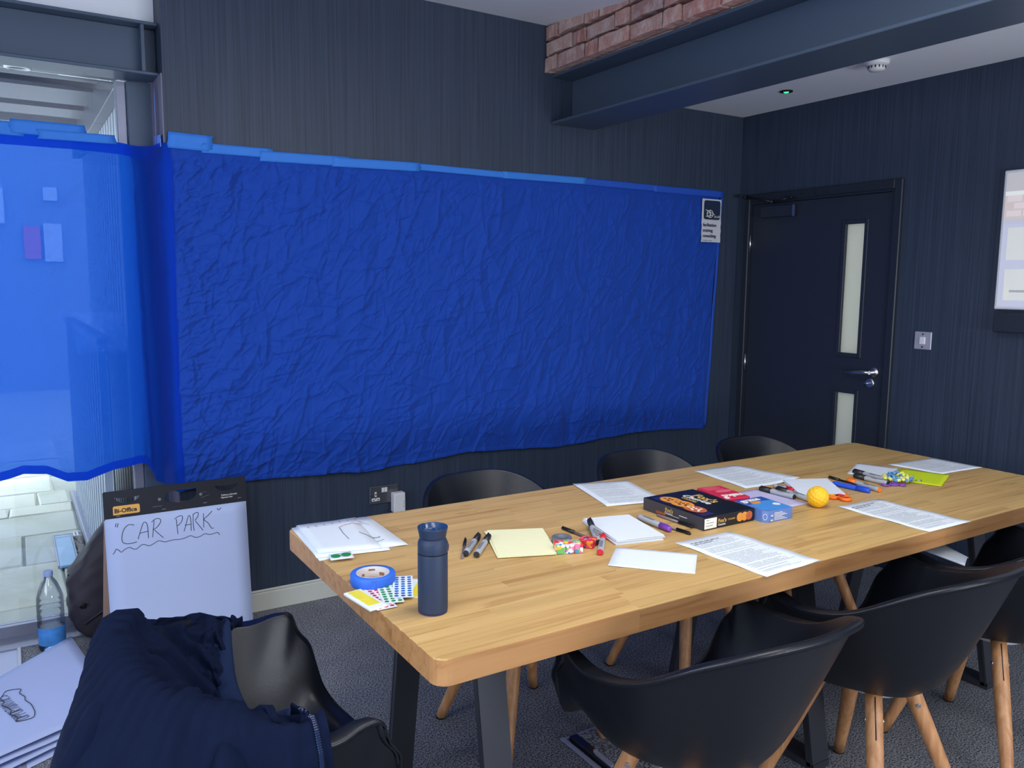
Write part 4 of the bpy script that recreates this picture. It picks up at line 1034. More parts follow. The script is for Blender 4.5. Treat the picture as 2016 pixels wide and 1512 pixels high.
MB().grid([[(.0523 * math.cos(R(a)), .0523 * math.sin(R(a)), z) for z in (.003, .0245)] for a in (244, 250, 256)]).build('loose_end', TAPEROLL, tr)

# navy bottle
bt = thing('travel_bottle', 'navy travel bottle with an open drinking lid standing on the table', 'bottle', (.738, 1.497, TZ))
MB().lathe([(.028, .0005), (.0312, .003), (.0320, .008), (.0320, .128), (.0316, .130)], 48).build('body', NAVYCUP, bt)
MB().lathe([(.0290, .0003), (.0314, .0020)], 48).build('base_ring', mat('violet_blue_base', rgb(74, 76, 160), .5), bt)
MB().lathe([(.0304, .130), (.0304, .132)], 48).build('seam', BLACK, bt)
MB().lathe([(.0316, .132), (.0320, .134), (.0318, .152), (.0300, .158), (.0282, .160), (.0278, .164)], 48).build('collar', NAVYCUP, bt)
MB().lathe([(.0278, .163), (.0284, .167), (.0316, .182), (.0322, .185), (.0318, .187)], 48, cap1=False).build('lid', NAVYCUP, bt)
MB().lathe([(.0318, .187), (.0306, .186), (.0285, .176), (.0262, .1735), (.0120, .1745), (.0045, .1760)], 48, cap0=False).build('lid_well', CUPIN, bt)
b = MB()
for a in (40, 75, 150, 200, 255): b.lathe([(.0012, .1750), (.0010, .1758), (.0004, .1760)], 8, c=(.02 * math.cos(R(a)), .02 * math.sin(R(a)), 0))
b.build('water_drop', CHROME, bt)
MB().tube([(.0305, .004, .151), (.0365, .004, .147), (.0385, .003, .138), (.0370, .002, .128), (.0325, .002, .127)], .0025, 8, flat=.6).build('loop', mat('purple_cord', rgb(80, 60, 90), .7), bt)

# ------------------------------------------------------------------ pens and markers
def marker(label, p0, p1, capm, barrel=GREYPEN, z=TZ + .0092, r=.0088, tail=None, cap=.34, dz=0.0, tip=False, name='marker'):
    """lies from its cap end p0 to its tail p1"""
    a, b = Vector((*p0, z + dz)), Vector((*p1, z)); L = (b - a).length; ax = (b - a).normalized()
    t = thing(name, label, 'marker', a); rot = Vector((1, 0, 0)).rotation_difference(ax).to_matrix().to_4x4()
    def seg(prof, m, nm, par=t):
        return MB().lathe(prof, 18).xf(rot @ Matrix.Rotation(R(90), 4, 'Y')).build(nm, m, par)
    seg([(r * .97, L * cap), (r, L * cap + .002), (r, L - .006), (r * .95, L - .003)], barrel, 'barrel')
    c = seg([(r * .55, 0), (r * .85, .001), (r * .95, .006), (r * 1.04, L * cap)], capm, 'cap')
    MB().box(.004, L * cap * 1.05, -.0022, .0022, r * .98, r * 1.22, bev=.0008).xf(rot).build('clip', capm, c)
    seg([(r * .95, L - .003), (r * .78, L)], tail or capm, 'end_plug')
    b2 = MB().box(L * .5, L * .85, -.004, .004, r * .97, r * 1.01).box(L * .55, L * .7, -.0065, -.005, r * .80, r * .9); b2.xf(rot).build('printed_mark', GREYINK, t)
    return t
def pen(label, p0, p1, capm=BLACK, barrel=CLEARPEN, z=TZ + .0046, r=.0040, z1=None):
    a, b = Vector((*p0, z)), Vector((*p1, z if z1 is None else z1)); L = (b - a).length; ax = (b - a).normalized()
    t = thing('ballpoint_pen', label, 'pen', a); rot = Vector((1, 0, 0)).rotation_difference(ax).to_matrix().to_4x4() @ Matrix.Rotation(R(90), 4, 'Y')
    MB().lathe([(r, L * .36), (r, L - .003), (r * .8, L)], 8).xf(rot).build('barrel', barrel, t)
    c = MB().lathe([(r * .6, 0), (r * 1.0, .003), (r * 1.15, L * .38)], 12).xf(rot).build('cap', capm, t)
    MB().box(.003, L * .38, -.0015, .0015, r * 1.0, r * 1.4).xf(Vector((1, 0, 0)).rotation_difference(ax).to_matrix().to_4x4()).build('clip', capm, c)
    MB().lathe([(.0012, L * .38), (.0012, L - .004)], 6).xf(rot).build('refill', INK, t)
    return t
BLKCAP = mat('black_cap', rgb(34, 34, 38), .4)
pen('clear ballpoint pen with black cap left of the two grey markers', (1.026, 1.880), (.947, 1.752))
marker('grey marker with black cap, left one of the pair beside the yellow paper', (1.066, 1.878), (.962, 1.762), BLKCAP)
marker('grey marker with black cap, right one of the pair touching the yellow paper', (1.088, 1.860), (.981, 1.740), BLKCAP)
pen('clear ballpoint pen with black cap between the colourful cubes and the white pad', (1.313, 1.832), (1.325, 1.690))
marker('grey marker with black cap leaning on the left edge of the white pad', (1.392, 1.806), (1.312, 1.660), BLKCAP, dz=.012)
marker('grey marker with red cap and red end in front of the white pad', (1.362, 1.703), (1.266, 1.595), RED, cap=.3)
marker('grey marker with purple grip lying between white pad and biscuit box', (1.560, 1.650), (1.566, 1.792), PURPLE, cap=.30)
pen('smoky ballpoint pen sticking out beyond the purple marker', (1.592, 1.602), (1.578, 1.735), z=TZ + .0046)
pen('clear ballpoint pen lying along the left side of the biscuit box', (1.643, 1.646), (1.638, 1.792))
marker('grey marker with black cap on the lilac card, left one of two', (2.150, 1.845), (2.160, 1.708), BLKCAP)
marker('grey marker with black cap between the lilac card and the yellow ball', (2.200, 1.815), (2.178, 1.664), BLKCAP)
marker('short red capped marker peeping out behind the grey markers on the lilac card', (2.230, 1.770), (2.222, 1.846), RED, z=TZ + .0092, r=.0075)
pen('black ballpoint pen at the far right, left of the blue marker', (2.514, 1.845), (2.500, 1.712), barrel=BLKCAP)
marker('all-blue marker at the far right of the table', (2.448, 1.632), (2.432, 1.764), BLUEMK, barrel=BLUEMK, cap=.36)
marker('grey marker with an orange collar and end between blue and black-capped markers', (2.517, 1.768), (2.488, 1.622), ORANGE, tail=ORANGE, cap=.28)
marker('grey marker with black cap lying furthest back on the white card', (2.660, 1.846), (2.640, 1.700), BLKCAP)
marker('grey marker with a black cap beside the tangle toy', (2.598, 1.800), (2.600, 1.664), BLKCAP)

# ------------------------------------------------------------------ boxes
bx = thing('biscuit_box', 'large flat black biscuit box with cookies printed on the lid', 'box', (1.755, 1.741, TZ))
hx, hy, bh = .104, .1285, .0385
def dome(x, y): return .004 * (1 - (x / hx) ** 2) * (1 - (y / hy) ** 2)
mb = MB(); nn = 8
xs = np.linspace(-hx, hx, nn + 1); ysn = np.linspace(-hy, hy, nn + 1)
mb.grid([[(x, y, bh + dome(x, y)) for y in ysn] for x in xs])
mb.faces([(-hx, -hy, .0004), (hx, -hy, .0004), (hx, hy, .0004), (-hx, hy, .0004), (-hx, -hy, bh), (hx, -hy, bh), (hx, hy, bh), (-hx, hy, bh)], [(0, 3, 2, 1), (0, 1, 5, 4), (2, 3, 7, 6), (1, 2, 6, 5)], 0)
mb.faces([(-hx, -hy, .0004), (-hx, hy, .0004), (-hx, hy, bh), (-hx, -hy, bh)], [(0, 1, 2, 3)], 1)
mb.build('carton', [BOXBLK, BOXGREY], bx, recalc=True)
b = MB().grid([[(x, y, bh + dome(x, y) + .0005) for y in np.linspace(-.116, .110, 10)] for x in np.linspace(-.092, -.046, 6)]); b.build('navy_band', BOXNAVY, bx)
def zt(x, y): return bh + dome(x, y)
for k, (cx, cy, m) in enumerate(((-.058, .055, COOKIE), (-.060, .005, COOKIE), (-.066, -.055, COOKIEB))):
    ck = MB().disc((cx, cy, zt(cx, cy) + .0008 + .0003 * k), .040 if k != 1 else .042, 28, sx=.72).build('cookie_picture', m, bx)
    b = MB()
    for q in range(8):
        a = q * 2.4; rr_ = .026 * math.sqrt((q + .5) / 8); b.disc((cx + rr_ * math.cos(a) * .7, cy + rr_ * math.sin(a), zt(cx, cy) + .0013 + .0003 * k), .0042, 8, rot=a, sx=1.3)
    b.build('chip_picture', CHIP if k < 2 else CREAM, ck)
TM = lambda x, y, z=.0012: frame((x, y, zt(x, y) + z), (0, -1, 0), (1, 0, 0))
text("Fox's", .046, GOLD, TM(.030, .060), bx, bold=.0012)
text('Chunkie', .034, CREAM, TM(.004, .078), bx, bold=.0006, shear=.25)
text('COOKIES', .015, GOLD, TM(-.016, .058), bx, bold=.0003)
FM = lambda y, z: frame((-hx - .0006, y, z), (0, -1, 0), (0, 0, 1))
text("Fox's", .016, GOLD, FM(.030, .020), bx, bold=.0004); text('Chunkie', .010, CREAM, FM(.032, .012), bx); text('COOKIES', .010, ORANGE, FM(.070, .006), bx)
MB().box(-hx - .0007, -hx, -.062, -.030, .020, .0215).box(-hx - .0007, -hx, -.03, .0, .012, .0128).build('printed_mark', CREAM, bx)
NM = lambda x, z: frame((x, -hy - .0006, z), (1, 0, 0), (0, 0, 1))
MB().box(-.100, -.052, -hy - .0008, -hy, .004, .034).build('white_label', CREAM, bx)
b = MB()
for k in range(3): b.box(-.094, -.094 + (.012, .03, .026)[k], -hy - .0012, -hy - .0008, .028 - k * .008, .0295 - k * .008)
b.build('printed_mark', GREYINK, bx)
text("Fox's", .016, GOLD, NM(-.046, .016), bx, bold=.0004); text('Chunkie', .009, CREAM, NM(-.046, .007), bx); text('COOKIES', .007, GOLD, NM(-.006, .018), bx)
for k, m in enumerate((COOKIE, COOKIE, COOKIEB)):
    MB().disc((0, 0, 0), .0135, 20).xf(Matrix.Translation((.044 + k * .019, -hy - .0002 - k * .0003, .020)) @ Matrix.Rotation(R(90), 4, 'X')).build('cookie_picture', m, bx)
rb = thing('red_snack_box', 'small red snack box behind the black biscuit box', 'box', (1.912, 1.788, TZ), R(-8))
MB().box(-.047, .047, -.074, .074, .0004, .040, bev=.0015).build('carton', REDBOX, rb)
text('nakd', .040, CREAM, frame((.043, -.030, .0404), (-1, 0, 0), (0, -1, 0)), rb, bold=.0014)
MB().disc((.012, .012, .0402), .026, 20, sx=1.2, sy=.5).build('pink_print', PINK, rb)
b = MB()
for k in range(4): b.box(-.036, .03 - .012 * (k % 2), .034 + k * .009, .037 + k * .009, .0402, .0406)
b.build('small_print', PINK, rb)
MB().disc((-.033, -.062, .0402), .0095, 16).build('white_seal', CREAM, rb)
gb = thing('blue_snack_box', 'small blue snack box right of the black biscuit box', 'box', (1.926, 1.640, TZ), R(-2))
gb['label'] = 'small light blue snack box beside the black biscuit box'
mb = MB(); poly = [(-.060, -.055), (-.047, -.068), (.054, -.068), (.062, .064), (-.052, .064)]
mb.prism(poly, .0004, .0355); 
mb.build('carton', PALEBOX, gb)
MB().prism([(-.050, .012), (.058, .012), (.061, .063), (-.051, .063)], .0356, .0360).build('navy_print', MIDBOX, gb)
MB().prism([(-.012, -.066), (.053, -.066), (.058, .018), (-.010, .030), (-.045, .0), (-.05, -.04)], .0358, .0362).build('sky_print', SKYBOX, gb)
text('graze', .036, CREAM, frame((-.046, .034, .0364), (1, .02, 0), (0, 1, 0)), gb, bold=.0013)
b = MB()
for k in range(7): b.disc((-.022 + .008 * (k % 4), .020 - .009 * (k // 4), .0364 + k * .0001), .0075, 6, rot=k)
b.build('biscuit_picture', COOKIE, gb)
MB().disc((.036, -.022, .0364), .012, 20).build('white_seal', CREAM, gb)
b = MB()
for k in range(6): b.box(-.022, .032 - .01 * (k % 3), -.0686, -.068, .005 + k * .0042, .0066 + k * .0042)
b.box(-.036, -.028, -.0686, -.068, .004, .008).box(-.036, -.028, -.0686, -.068, .018, .022); b.build('small_print', CREAM, gb)
b = MB().tube([(-.0545 + .004 * math.cos(a) - .0007, -.0625 - .004 * math.cos(a) - .0007, .018 + .009 * math.sin(a)) for a in np.linspace(0, 2 * PI, 20)], .0007, 5)
b.build('round_mark', CREAM, gb)

# ------------------------------------------------------------------ toys
def splat_mat(name, cols):
    m, nt, b = nmat(name); L = nt.links.new
    tc = N(nt, 'ShaderNodeTexCoord'); vo = N(nt, 'ShaderNodeTexVoronoi', Scale=95.0); L(tc.outputs['Object'], vo.inputs['Vector'])
    cr = N(nt, 'ShaderNodeValToRGB'); cr.color_ramp.interpolation = 'CONSTANT'; e = cr.color_ramp.elements
    e[0].color = rgb(*cols[0]); e[1].position = 1 - 1 / len(cols); e[1].color = rgb(*cols[-1])
    for i, c in enumerate(cols[1:-1]): k = e.new((i + 1) / len(cols)); k.color = rgb(*c)
    sp = N(nt, 'ShaderNodeSeparateColor'); L(vo.outputs['Color'], sp.inputs[0]); L(sp.outputs[0], cr.inputs[0])
    L(cr.outputs[0], b.inputs['Base Color']); b.inputs['Roughness'].default_value = .35; return m
SPL1 = splat_mat('paint_splatter', [(240, 240, 240), (230, 60, 60), (250, 200, 60), (70, 150, 210), (240, 130, 170), (110, 190, 110)])
SPL2 = splat_mat('red_pink_splatter', [(220, 50, 70), (236, 90, 110), (60, 70, 160), (245, 150, 60), (220, 50, 70)])
def cube_toy(label, loc, rz, m, nx_, ny_, s):
    t = thing('fidget_cube', label, 'toy', loc, rz)
    for i in range(nx_):
        for j in range(ny_):
            MB().box(-s / 2 + .0004, s / 2 - .0004, -s / 2 + .0004, s / 2 - .0004, .0004, s * 1.05, bev=.0022, seg=2).xf(Matrix.Translation(((i - (nx_ - 1) / 2) * s, (j - (ny_ - 1) / 2) * s, 0))).build('cubelet', m, t)
    return t
cube_toy('paint-splashed fidget cube in front, beside the yellow paper', (1.216, 1.667, TZ), R(-20), SPL1, 3, 2, .0235)
cube_toy('red and pink fidget cube behind the paint-splashed one', (1.286, 1.674, TZ), R(-55), SPL2, 2, 2, .021)
tg = thing('grey_tape_ring', 'small grey ring of tape behind the colourful fidget cubes', 'tape roll', (1.246, 1.738, TZ))
MB().lathe([(.017, .001), (.027, .001), (.0275, .002), (.0275, .014), (.027, .015), (.017, .015), (.017, .001)], 32, cap0=False, cap1=False).build('ring', mat('grey_tape', rgb(104, 110, 120), .5), tg)
bl = thing('foam_ball', 'yellow dimpled foam ball beside the blue snack box', 'ball', (2.150, 1.613, TZ))
mb = MB(); bmesh.ops.create_icosphere(mb.bm, subdivisions=5, radius=.0338)
fib = [Vector((math.sqrt(1 - z * z) * math.cos(k * 2.39996), math.sqrt(1 - z * z) * math.sin(k * 2.39996), z)) for k in range(90) for z in (1 - 2 * (k + .5) / 90,)]
for v in mb.bm.verts:
    d_ = v.co.normalized(); c = max(d_.dot(f) for f in fib); a = math.acos(min(1, c)); v.co *= 1 - .075 * max(0, 1 - a / .15)
    v.co.z += .0335
for f in mb.bm.faces: f.smooth = True
mb.build('ball', BALL, bl)
sp_ = thing('fidget_spinner', 'orange fidget spinner beside the yellow ball', 'toy', (2.300, 1.640, TZ), R(20))
mb = MB()
for k in range(3):
    a = 2 * PI * k / 3; mb.lathe([(.010, .002), (.0185, .002), (.020, .005), (.020, .009), (.0185, .012), (.010, .012), (.010, .002)], 24, c=(.024 * math.cos(a), .024 * math.sin(a), 0), cap0=False, cap1=False)
mb.lathe([(.014, .002), (.015, .007), (.014, .012)], 20); mb.build('body', ORANGE, sp_)
MB().lathe([(.009, .012), (.008, .015), (.003, .016)], 16).build('hub', RED, sp_)
for k, m in enumerate((PINK, YEL, RED)):
    a = 2 * PI * k / 3; MB().lathe([(.0098, .003), (.0098, .011)], 18, c=(.024 * math.cos(a), .024 * math.sin(a), 0)).build('bearing', m, sp_)
pr = thing('purple_rings', 'purple looped plastic toy partly under the grey markers at the far right', 'toy', (2.612, 1.66, TZ), R(0))
for cx, cy, r_ in ((-.018, .010, .015), (.012, -.002, .015), (.030, -.022, .010)):
    MB().tube([(cx + r_ * math.cos(a), cy + r_ * math.sin(a) * .8, .0042) for a in np.linspace(0, 2 * PI, 22)], .0038, 8).build('ring', PURPLE, pr)
tn = thing('tangle_toy', 'blue and yellow tangled link toy on the lime card', 'toy', (2.690, 1.690, TZ + .004))
g = random.Random(8); r4 = []
for k in range(60):
    a = k * .62; rr_ = .046 * math.sqrt(g.random()); c = Vector((rr_ * math.cos(a * 3.1) * 1.2, rr_ * math.sin(a * 3.1), .009 + .024 * g.random() * (1 - rr_ / .05)))
    d_ = Vector((g.uniform(-1, 1), g.uniform(-1, 1), g.uniform(-.4, .4))).normalized() * .0065
    MB().tube([c - d_ * 1.25, c - d_, c + d_, c + d_ * 1.25], [.0032, .0060, .0060, .0032], 7).build('link', TEAL if k % 2 else LEMON, tn)
MB().tube([(.052 + .010 * math.cos(a), -.050 + .010 * math.sin(a), .003) for a in np.linspace(0, 2 * PI, 18)], .0012, 6).build('key_ring', CHROME, tn)

# folder on the seat of the right near chair
fo = paper('white_folder', 'white paper folder lying inside the right near chair under the table edge', [(2.335, 1.470, .655), (2.500, 1.452, .640), (2.492, 1.312, .610), (2.392, 1.268, .618)], z=0, hgt=lambda u, v: .01 * math.sin(u * 3), th=.003, cat='folder')

# ------------------------------------------------------------------ jacket over the left chair
def rim_w(u):
    pts = [(-.275, .045, .650), (-.266, -.075, .678), (-.214, -.197, .748), (-.128, -.273, .785), (0, -.293, .790), (.128, -.273, .785), (.214, -.197, .748), (.270, -.075, .682), (.290, .01, .664), (.292, .050, .664)]
    pts = [(x, .12 + (y - .12) * .85, z - .030 * (z > .7)) for x, y, z in pts]
    return cr_spline(pts, len(u))
JX, JY = .37, 1.59
EDGE = [(-.222, .015, .672), (-.150, .000, .640), (-.075, -.010, .605), (.000, -.008, .585), (.050, .000, .585), (.090, .024, .598), (.190, .050, .655), (.262, .050, .668)]
NU, NV = 300, 150
U = np.linspace(0, 1, NU); RW = rim_w(U); V = np.linspace(0, 1, NV)
ED = cr_spline(EDGE, NU)
Cc = np.array([0, .02]); inw = Cc - RW[:, :2]; inw /= np.linalg.norm(inw, axis=1)[:, None]
cen = np.exp(-((U - .46) / .26) ** 2)
PJ = np.zeros((NU, NV, 3))
nz1 = smooth_noise(NU, NV, 14, 7, 31); nz2 = smooth_noise(NU, NV, 40, 16, 32); nz3 = smooth_noise(NU, NV, 9, 3, 33)
vin = .50
for i in range(NU):
    u = U[i]; e = ED[i]; r_ = RW[i]; dl = np.linalg.norm(e[:2] - r_[:2])
    for j in range(NV):
        v = V[j]
        if v < vin:
            s = 1 - v / vin                                    # 1 at the inner edge, 0 at the crest
            f = s
            xy = r_[:2] * (1 - f) + e[:2] * f
            g_ = min(1, s / .12); base_z = r_[2] + .018 * math.sqrt(max(0, 1 - (1 - g_) ** 2)) * 0 + .020 * (1 - g_ * .6)
            fall = s ** .80
            z_ = base_z + (e[2] - r_[2]) * min(1, fall * 1.03) - .060 * cen[i] * math.sin(PI * min(1, s ** 1.7)) * min(1, dl / .2)
            PJ[i, j] = (xy[0], xy[1], z_)
        else:
            s = (v - vin) / (1 - vin)
            bul = math.exp(-((u - .60) / .20) ** 2)
            o_ = .014 * min(1, s / .06) + .030 * s + .115 * bul * (1 - math.exp(-s * .56 / .085)) + .15 * bul * s + .020 * s * nz3[i, j]
            PJ[i, j, :2] = r_[:2] - inw[i] * o_
            PJ[i, j, 2] = r_[2] + .020 - .016 * (1 - math.cos(min(1, s / .06) * PI)) / 2 - .56 * max(0, s - .02)
# folds and quilting, pushed along the surface normal
du = np.gradient(PJ, axis=0); dv = np.gradient(PJ, axis=1); nrm = np.cross(du, dv); nrm /= np.linalg.norm(nrm, axis=2)[:, :, None] + 1e-9
if nrm[NU // 2, int(NV * .44), 2] < 0: nrm = -nrm
VV = np.tile(V, (NU, 1)); UU = np.tile(U[:, None], (1, NV))
outer = np.clip((VV - vin) / .2, 0, 1)
h = .008 * (nz1 - .3) + .005 * (nz2 - .4) * (1 - .5 * outer) + .042 * (nz3 - .5) * outer * np.clip((VV - vin) * 2.2, 0, 1)
quilt = np.clip(1.6 * np.exp(-((UU - .52) / .16) ** 2), 0, 1) * np.clip(1.5 * np.exp(-((VV - .43) / .10) ** 2), 0, 1)
h += .0075 * quilt * np.abs(np.sin(UU * PI * 46 + 1.3 * np.sin(VV * 9)))
h += .016 * np.exp(-((UU - .34) / .05) ** 2) * np.exp(-((VV - .40) / .12) ** 2) + .020 * np.exp(-((UU - .47 + .15 * (VV - .3)) / .03) ** 2) * np.exp(-((VV - .30) / .10) ** 2)
h -= .014 * np.exp(-((UU - .42 + .2 * (VV - .3)) / .018) ** 2) * np.exp(-((VV - .28) / .12) ** 2)
for c_, a_, w_ in ((.60, .016, .020), (.70, .020, .022), (.78, .012, .014), (.86, .016, .018), (.54, .014, .02)):
    h += 1.5 * a_ * np.exp(-((UU - c_ - .05 * np.sin(VV * 6 + c_ * 30)) / w_) ** 2) * outer
crs = crease_field(NU, NV, 1.0, 1.0, 240, 44, .016, 1.0, (.08, .4), (.006, .022))[2]
h += crs * (.4 + .6 * (VV < vin))
for c_, a_, w_ in ((.12, .020, .014), (.22, .026, .016), (.33, .020, .018), (.45, .022, .014), (.57, .028, .016), (.66, .030, .017), (.76, .022, .014)):
    h += a_ * np.exp(-((UU - c_ - .25 * (VV - .3) * (c_ - .45)) / w_) ** 2) * np.clip((vin - VV) / .12, 0, 1)
h = np.clip(h, -.012, .040)
h *= np.clip(VV / .06, 0, 1)
PJ += nrm * h[:, :, None]
def to_world(A):   # chair-local to world (chair turned to face the table)
    return np.stack([JX + A[..., 1], JY - A[..., 0], A[..., 2]], -1)
jk = thing('jacket', 'navy quilted zip jacket draped over the back of the left chair', 'jacket', (.36, 1.59, .45))
PW = to_world(PJ) - np.array([.36, 1.59, .45])
o = np_mesh('body', PW[:, :, :], NAVYCLOTH, jk); md = o.modifiers.new('thickness', 'SOLIDIFY'); md.thickness = .005; md.offset = 0
def sleeve(path, rad, flat, seed):
    P_ = cr_spline(path, 46); rd = cr_spline([(r, 0, 0) for r in rad], 46)[:, 0]; g_ = np.random.default_rng(seed); G_ = []
    ph = g_.uniform(0, 6, 6)
    for k in range(46):
        t_ = Vector(P_[min(k + 1, 45)] - P_[max(k - 1, 0)]).normalized(); a_ = t_.cross(Vector((0.75, -.66, 0))).normalized(); b_ = a_.cross(t_).normalized()
        row = []
        for q in range(30):
            th = 2 * PI * q / 30
            r_ = rd[k] * (1 + .10 * math.sin(2 * th + k * .22 + ph[0]) + .07 * math.sin(k * .55 + 3 * th + ph[1]) + .05 * math.sin(k * .95 - 2 * th + ph[2]))
            row.append(tuple(Vector(P_[k]) + a_ * (r_ * math.cos(th)) + b_ * (r_ * flat * math.sin(th)) - Vector((.36, 1.59, .45))))
        G_.append(row)
    mb = MB().grid(G_, closed_v=True); mb.faces([G_[-1][k] for k in range(30)], [tuple(range(30))]); return mb.build('sleeve', NAVYCLOTH, jk, smooth=True)
sleeve([(.160, 1.520, .715), (.105, 1.455, .690), (.070, 1.415, .600), (.060, 1.400, .480), (.070, 1.400, .340), (.075, 1.405, .22)], (.030, .060, .066, .060, .054, .050), .62, 3)
sleeve([(.270, 1.345, .668), (.268, 1.292, .640), (.262, 1.262, .560), (.258, 1.255, .440), (.262, 1.26, .31), (.268, 1.26, .2)], (.025, .052, .058, .054, .048, .046), .60, 5)
# collar band along the inner edge
cbn = []
for i in range(0, int(NU * .80), 3):
    p = PW[i, 0]; q = PW[i, 12]; d_ = (q - p); d_[2] *= .3; d_ = d_ / (np.linalg.norm(d_) + 1e-9)
    up_ = np.array([0, 0, 1.0])
    cbn.append([tuple(p - up_ * .022 - d_ * .004), tuple(p - d_ * .005 + up_ * .002), tuple(p + d_ * .002 + up_ * .011), tuple(p + d_ * .016 + up_ * .012), tuple(p + d_ * .034 + up_ * .006), tuple(p + d_ * .040 - up_ * .004)])
cb = MB().grid(cbn).build('collar_band', NAVYRIB, jk); md = cb.modifiers.new('thickness', 'SOLIDIFY'); md.thickness = .004
# zip on the near front edge
iz = int(NU * .918); zb = MB(); zt_ = []
for j in range(8, int(NV * .80)):
    p = PW[iz, j] + nrm[iz, j][[1, 0, 2]] * np.array([1, -1, 1]) * .0045; zt_.append(p)
zp = MB().tube(zt_, .0038, 6, flat=.6).build('zip_tape', NAVYRIB, jk)
acc = 0; prev = zt_[0]
for p in zt_[1:]:
    L = np.linalg.norm(p - prev)
    while acc < L:
        q = prev + (p - prev) * acc / L; nv_ = (p - prev) / L
        c = Vector(q) + Vector((0, 0, .002)); sdir = Vector(nv_).cross(Vector((0, -.3, 1))).normalized()
        zb.tube([c - sdir * .0038, c + sdir * .0038], .0011, 5); acc += .0042
    acc -= L; prev = p
zb.build('zip_teeth', mat('dull_zip_metal', rgb(92, 98, 120), .4, metal=.6), zp)

# ------------------------------------------------------------------ flip chart pad
fl = thing('flipchart', 'tabletop flip chart pad with CAR PARK written on it standing on the floor', 'flipchart', (.268, 3.300, .0))
FWD, FHT = .530, .640
lean = math.atan2(.062, .637)
FM4 = Matrix.Translation((0, .062, .645)) @ Matrix.Rotation(R(.6), 4, 'Z') @ Matrix.Rotation(R(90) - lean, 4, 'X') @ Matrix.Translation((0, -FHT, 0))
# local: x right, y up the board from its foot, z toward the viewer
def fx(mb): return mb.xf(FM4)
fx(MB().box(.004, FWD - .004, 0, FHT - .108, -.007, -.002)).build('front_board', CARD, fl)
def hole_plate():
    cu = bpy.data.curves.new('plate', 'CURVE'); cu.dimensions = '2D'; cu.fill_mode = 'BOTH'; cu.extrude = .0035
    H0, H1 = FHT - .108, FHT
    def poly(pts):
        s = cu.splines.new('POLY'); s.points.add(len(pts) - 1); s.use_cyclic_u = True
        for q, p in zip(s.points, pts): q.co = (*p, 0, 1)
    poly([(0, H0), (FWD, H0), (FWD, H1 - .004), (FWD - .004, H1), (.004, H1), (0, H1 - .004)])
    for cx in (.084, .452):
        poly([(cx + .044 * math.cos(a), H1 - .024 - (.026 if math.sin(a) < 0 else .006) * abs(math.sin(a))) for a in np.linspace(0, 2 * PI, 26, endpoint=False)])
    poly([(.216, H1 - .062), (.216, H1 - .040), (.224, H1 - .030), (.250, H1 - .025), (.336, H1 - .024), (.338, H1 - .050), (.330, H1 - .062), (.30, H1 - .072), (.262, H1 - .073)])
    ob = bpy.data.objects.new('plate', cu); COL.objects.link(ob)
    me = bpy.data.meshes.new_from_object(ob.evaluated_get(bpy.context.evaluated_depsgraph_get())); bpy.data.objects.remove(ob)
    me.transform(FM4 @ Matrix.Translation((0, 0, .0015))); me.materials.clear(); me.materials.append(BLACKCARD)
    o = bpy.data.objects.new('header_card', me); COL.objects.link(o); o.parent = fl; return o
hd = hole_plate()
for dz, dx in ((0, 0), (.003, .0015), (.006, .003)):
    G = [[FM4 @ Vector((dx + u * (FWD - .002 - dx), v * (FHT - .104), -.0015 + dz + (.010 if dz > .005 else .004) * (1 - v) ** 2 * (.4 + .6 * math.sin(u * 2.6 + .3)))) for v in np.linspace(.004 + dz, 1, 14)] for u in np.linspace(0, 1, 10)]
    o = MB().grid(G).build('sheet', PADPAPER, fl); md = o.modifiers.new('thickness', 'SOLIDIFY'); md.thickness = .0012; md.offset = 0
back = MB().prism([(.004, -.075), (-.018, -.640), (FWD - .002, -.640), (FWD - .004, -.075)], -.006, 0).xf(Matrix.Translation((0, .066, .640)) @ Matrix.Rotation(R(90) + .165, 4, 'X')).build('rear_board', CARD, fl)
b = fx(MB().prism([(x, y) for x, y in ((.032, FHT - .092), (.122, FHT - .092), (.126, FHT - .088), (.126, FHT - .062), (.122, FHT - .058), (.036, FHT - .058), (.032, FHT - .062))], .0052, .0058)); o = b.build('brand_label', LABELO, hd)
text('Bi-Office', .0222, BLACK, FM4 @ Matrix.Translation((.0362, FHT - .084, .0062)), hd, bold=.0007)
text('Tabletop Self-stick', .0085, CREAM, FM4 @ Matrix.Translation((.430, FHT - .070, .0054)), hd, bold=.0001)
text('Flipchart Pad', .0085, CREAM, FM4 @ Matrix.Translation((.430, FHT - .080, .0054)), hd, bold=.0001)
b = MB()
for x, y in ((.042, -.098), (.205, -.094), (.36, -.09), (.495, -.088)): b.box(x, x + .014, FHT + y, FHT + y + .0025, .0052, .0062)
for x in (.198, .352): b.disc((x, FHT - .052, .0052), .006, 12)
b.box(.172, .206, FHT - .0795, FHT - .078, .0052, .0058); b.tube([(.352, FHT - .066, .0056), (.386, FHT - .058, .0056), (.388, FHT - .046, .0056), (.36, FHT - .044, .0056)], .0006, 5)
fx(b).build('staple', GREYINK, hd)
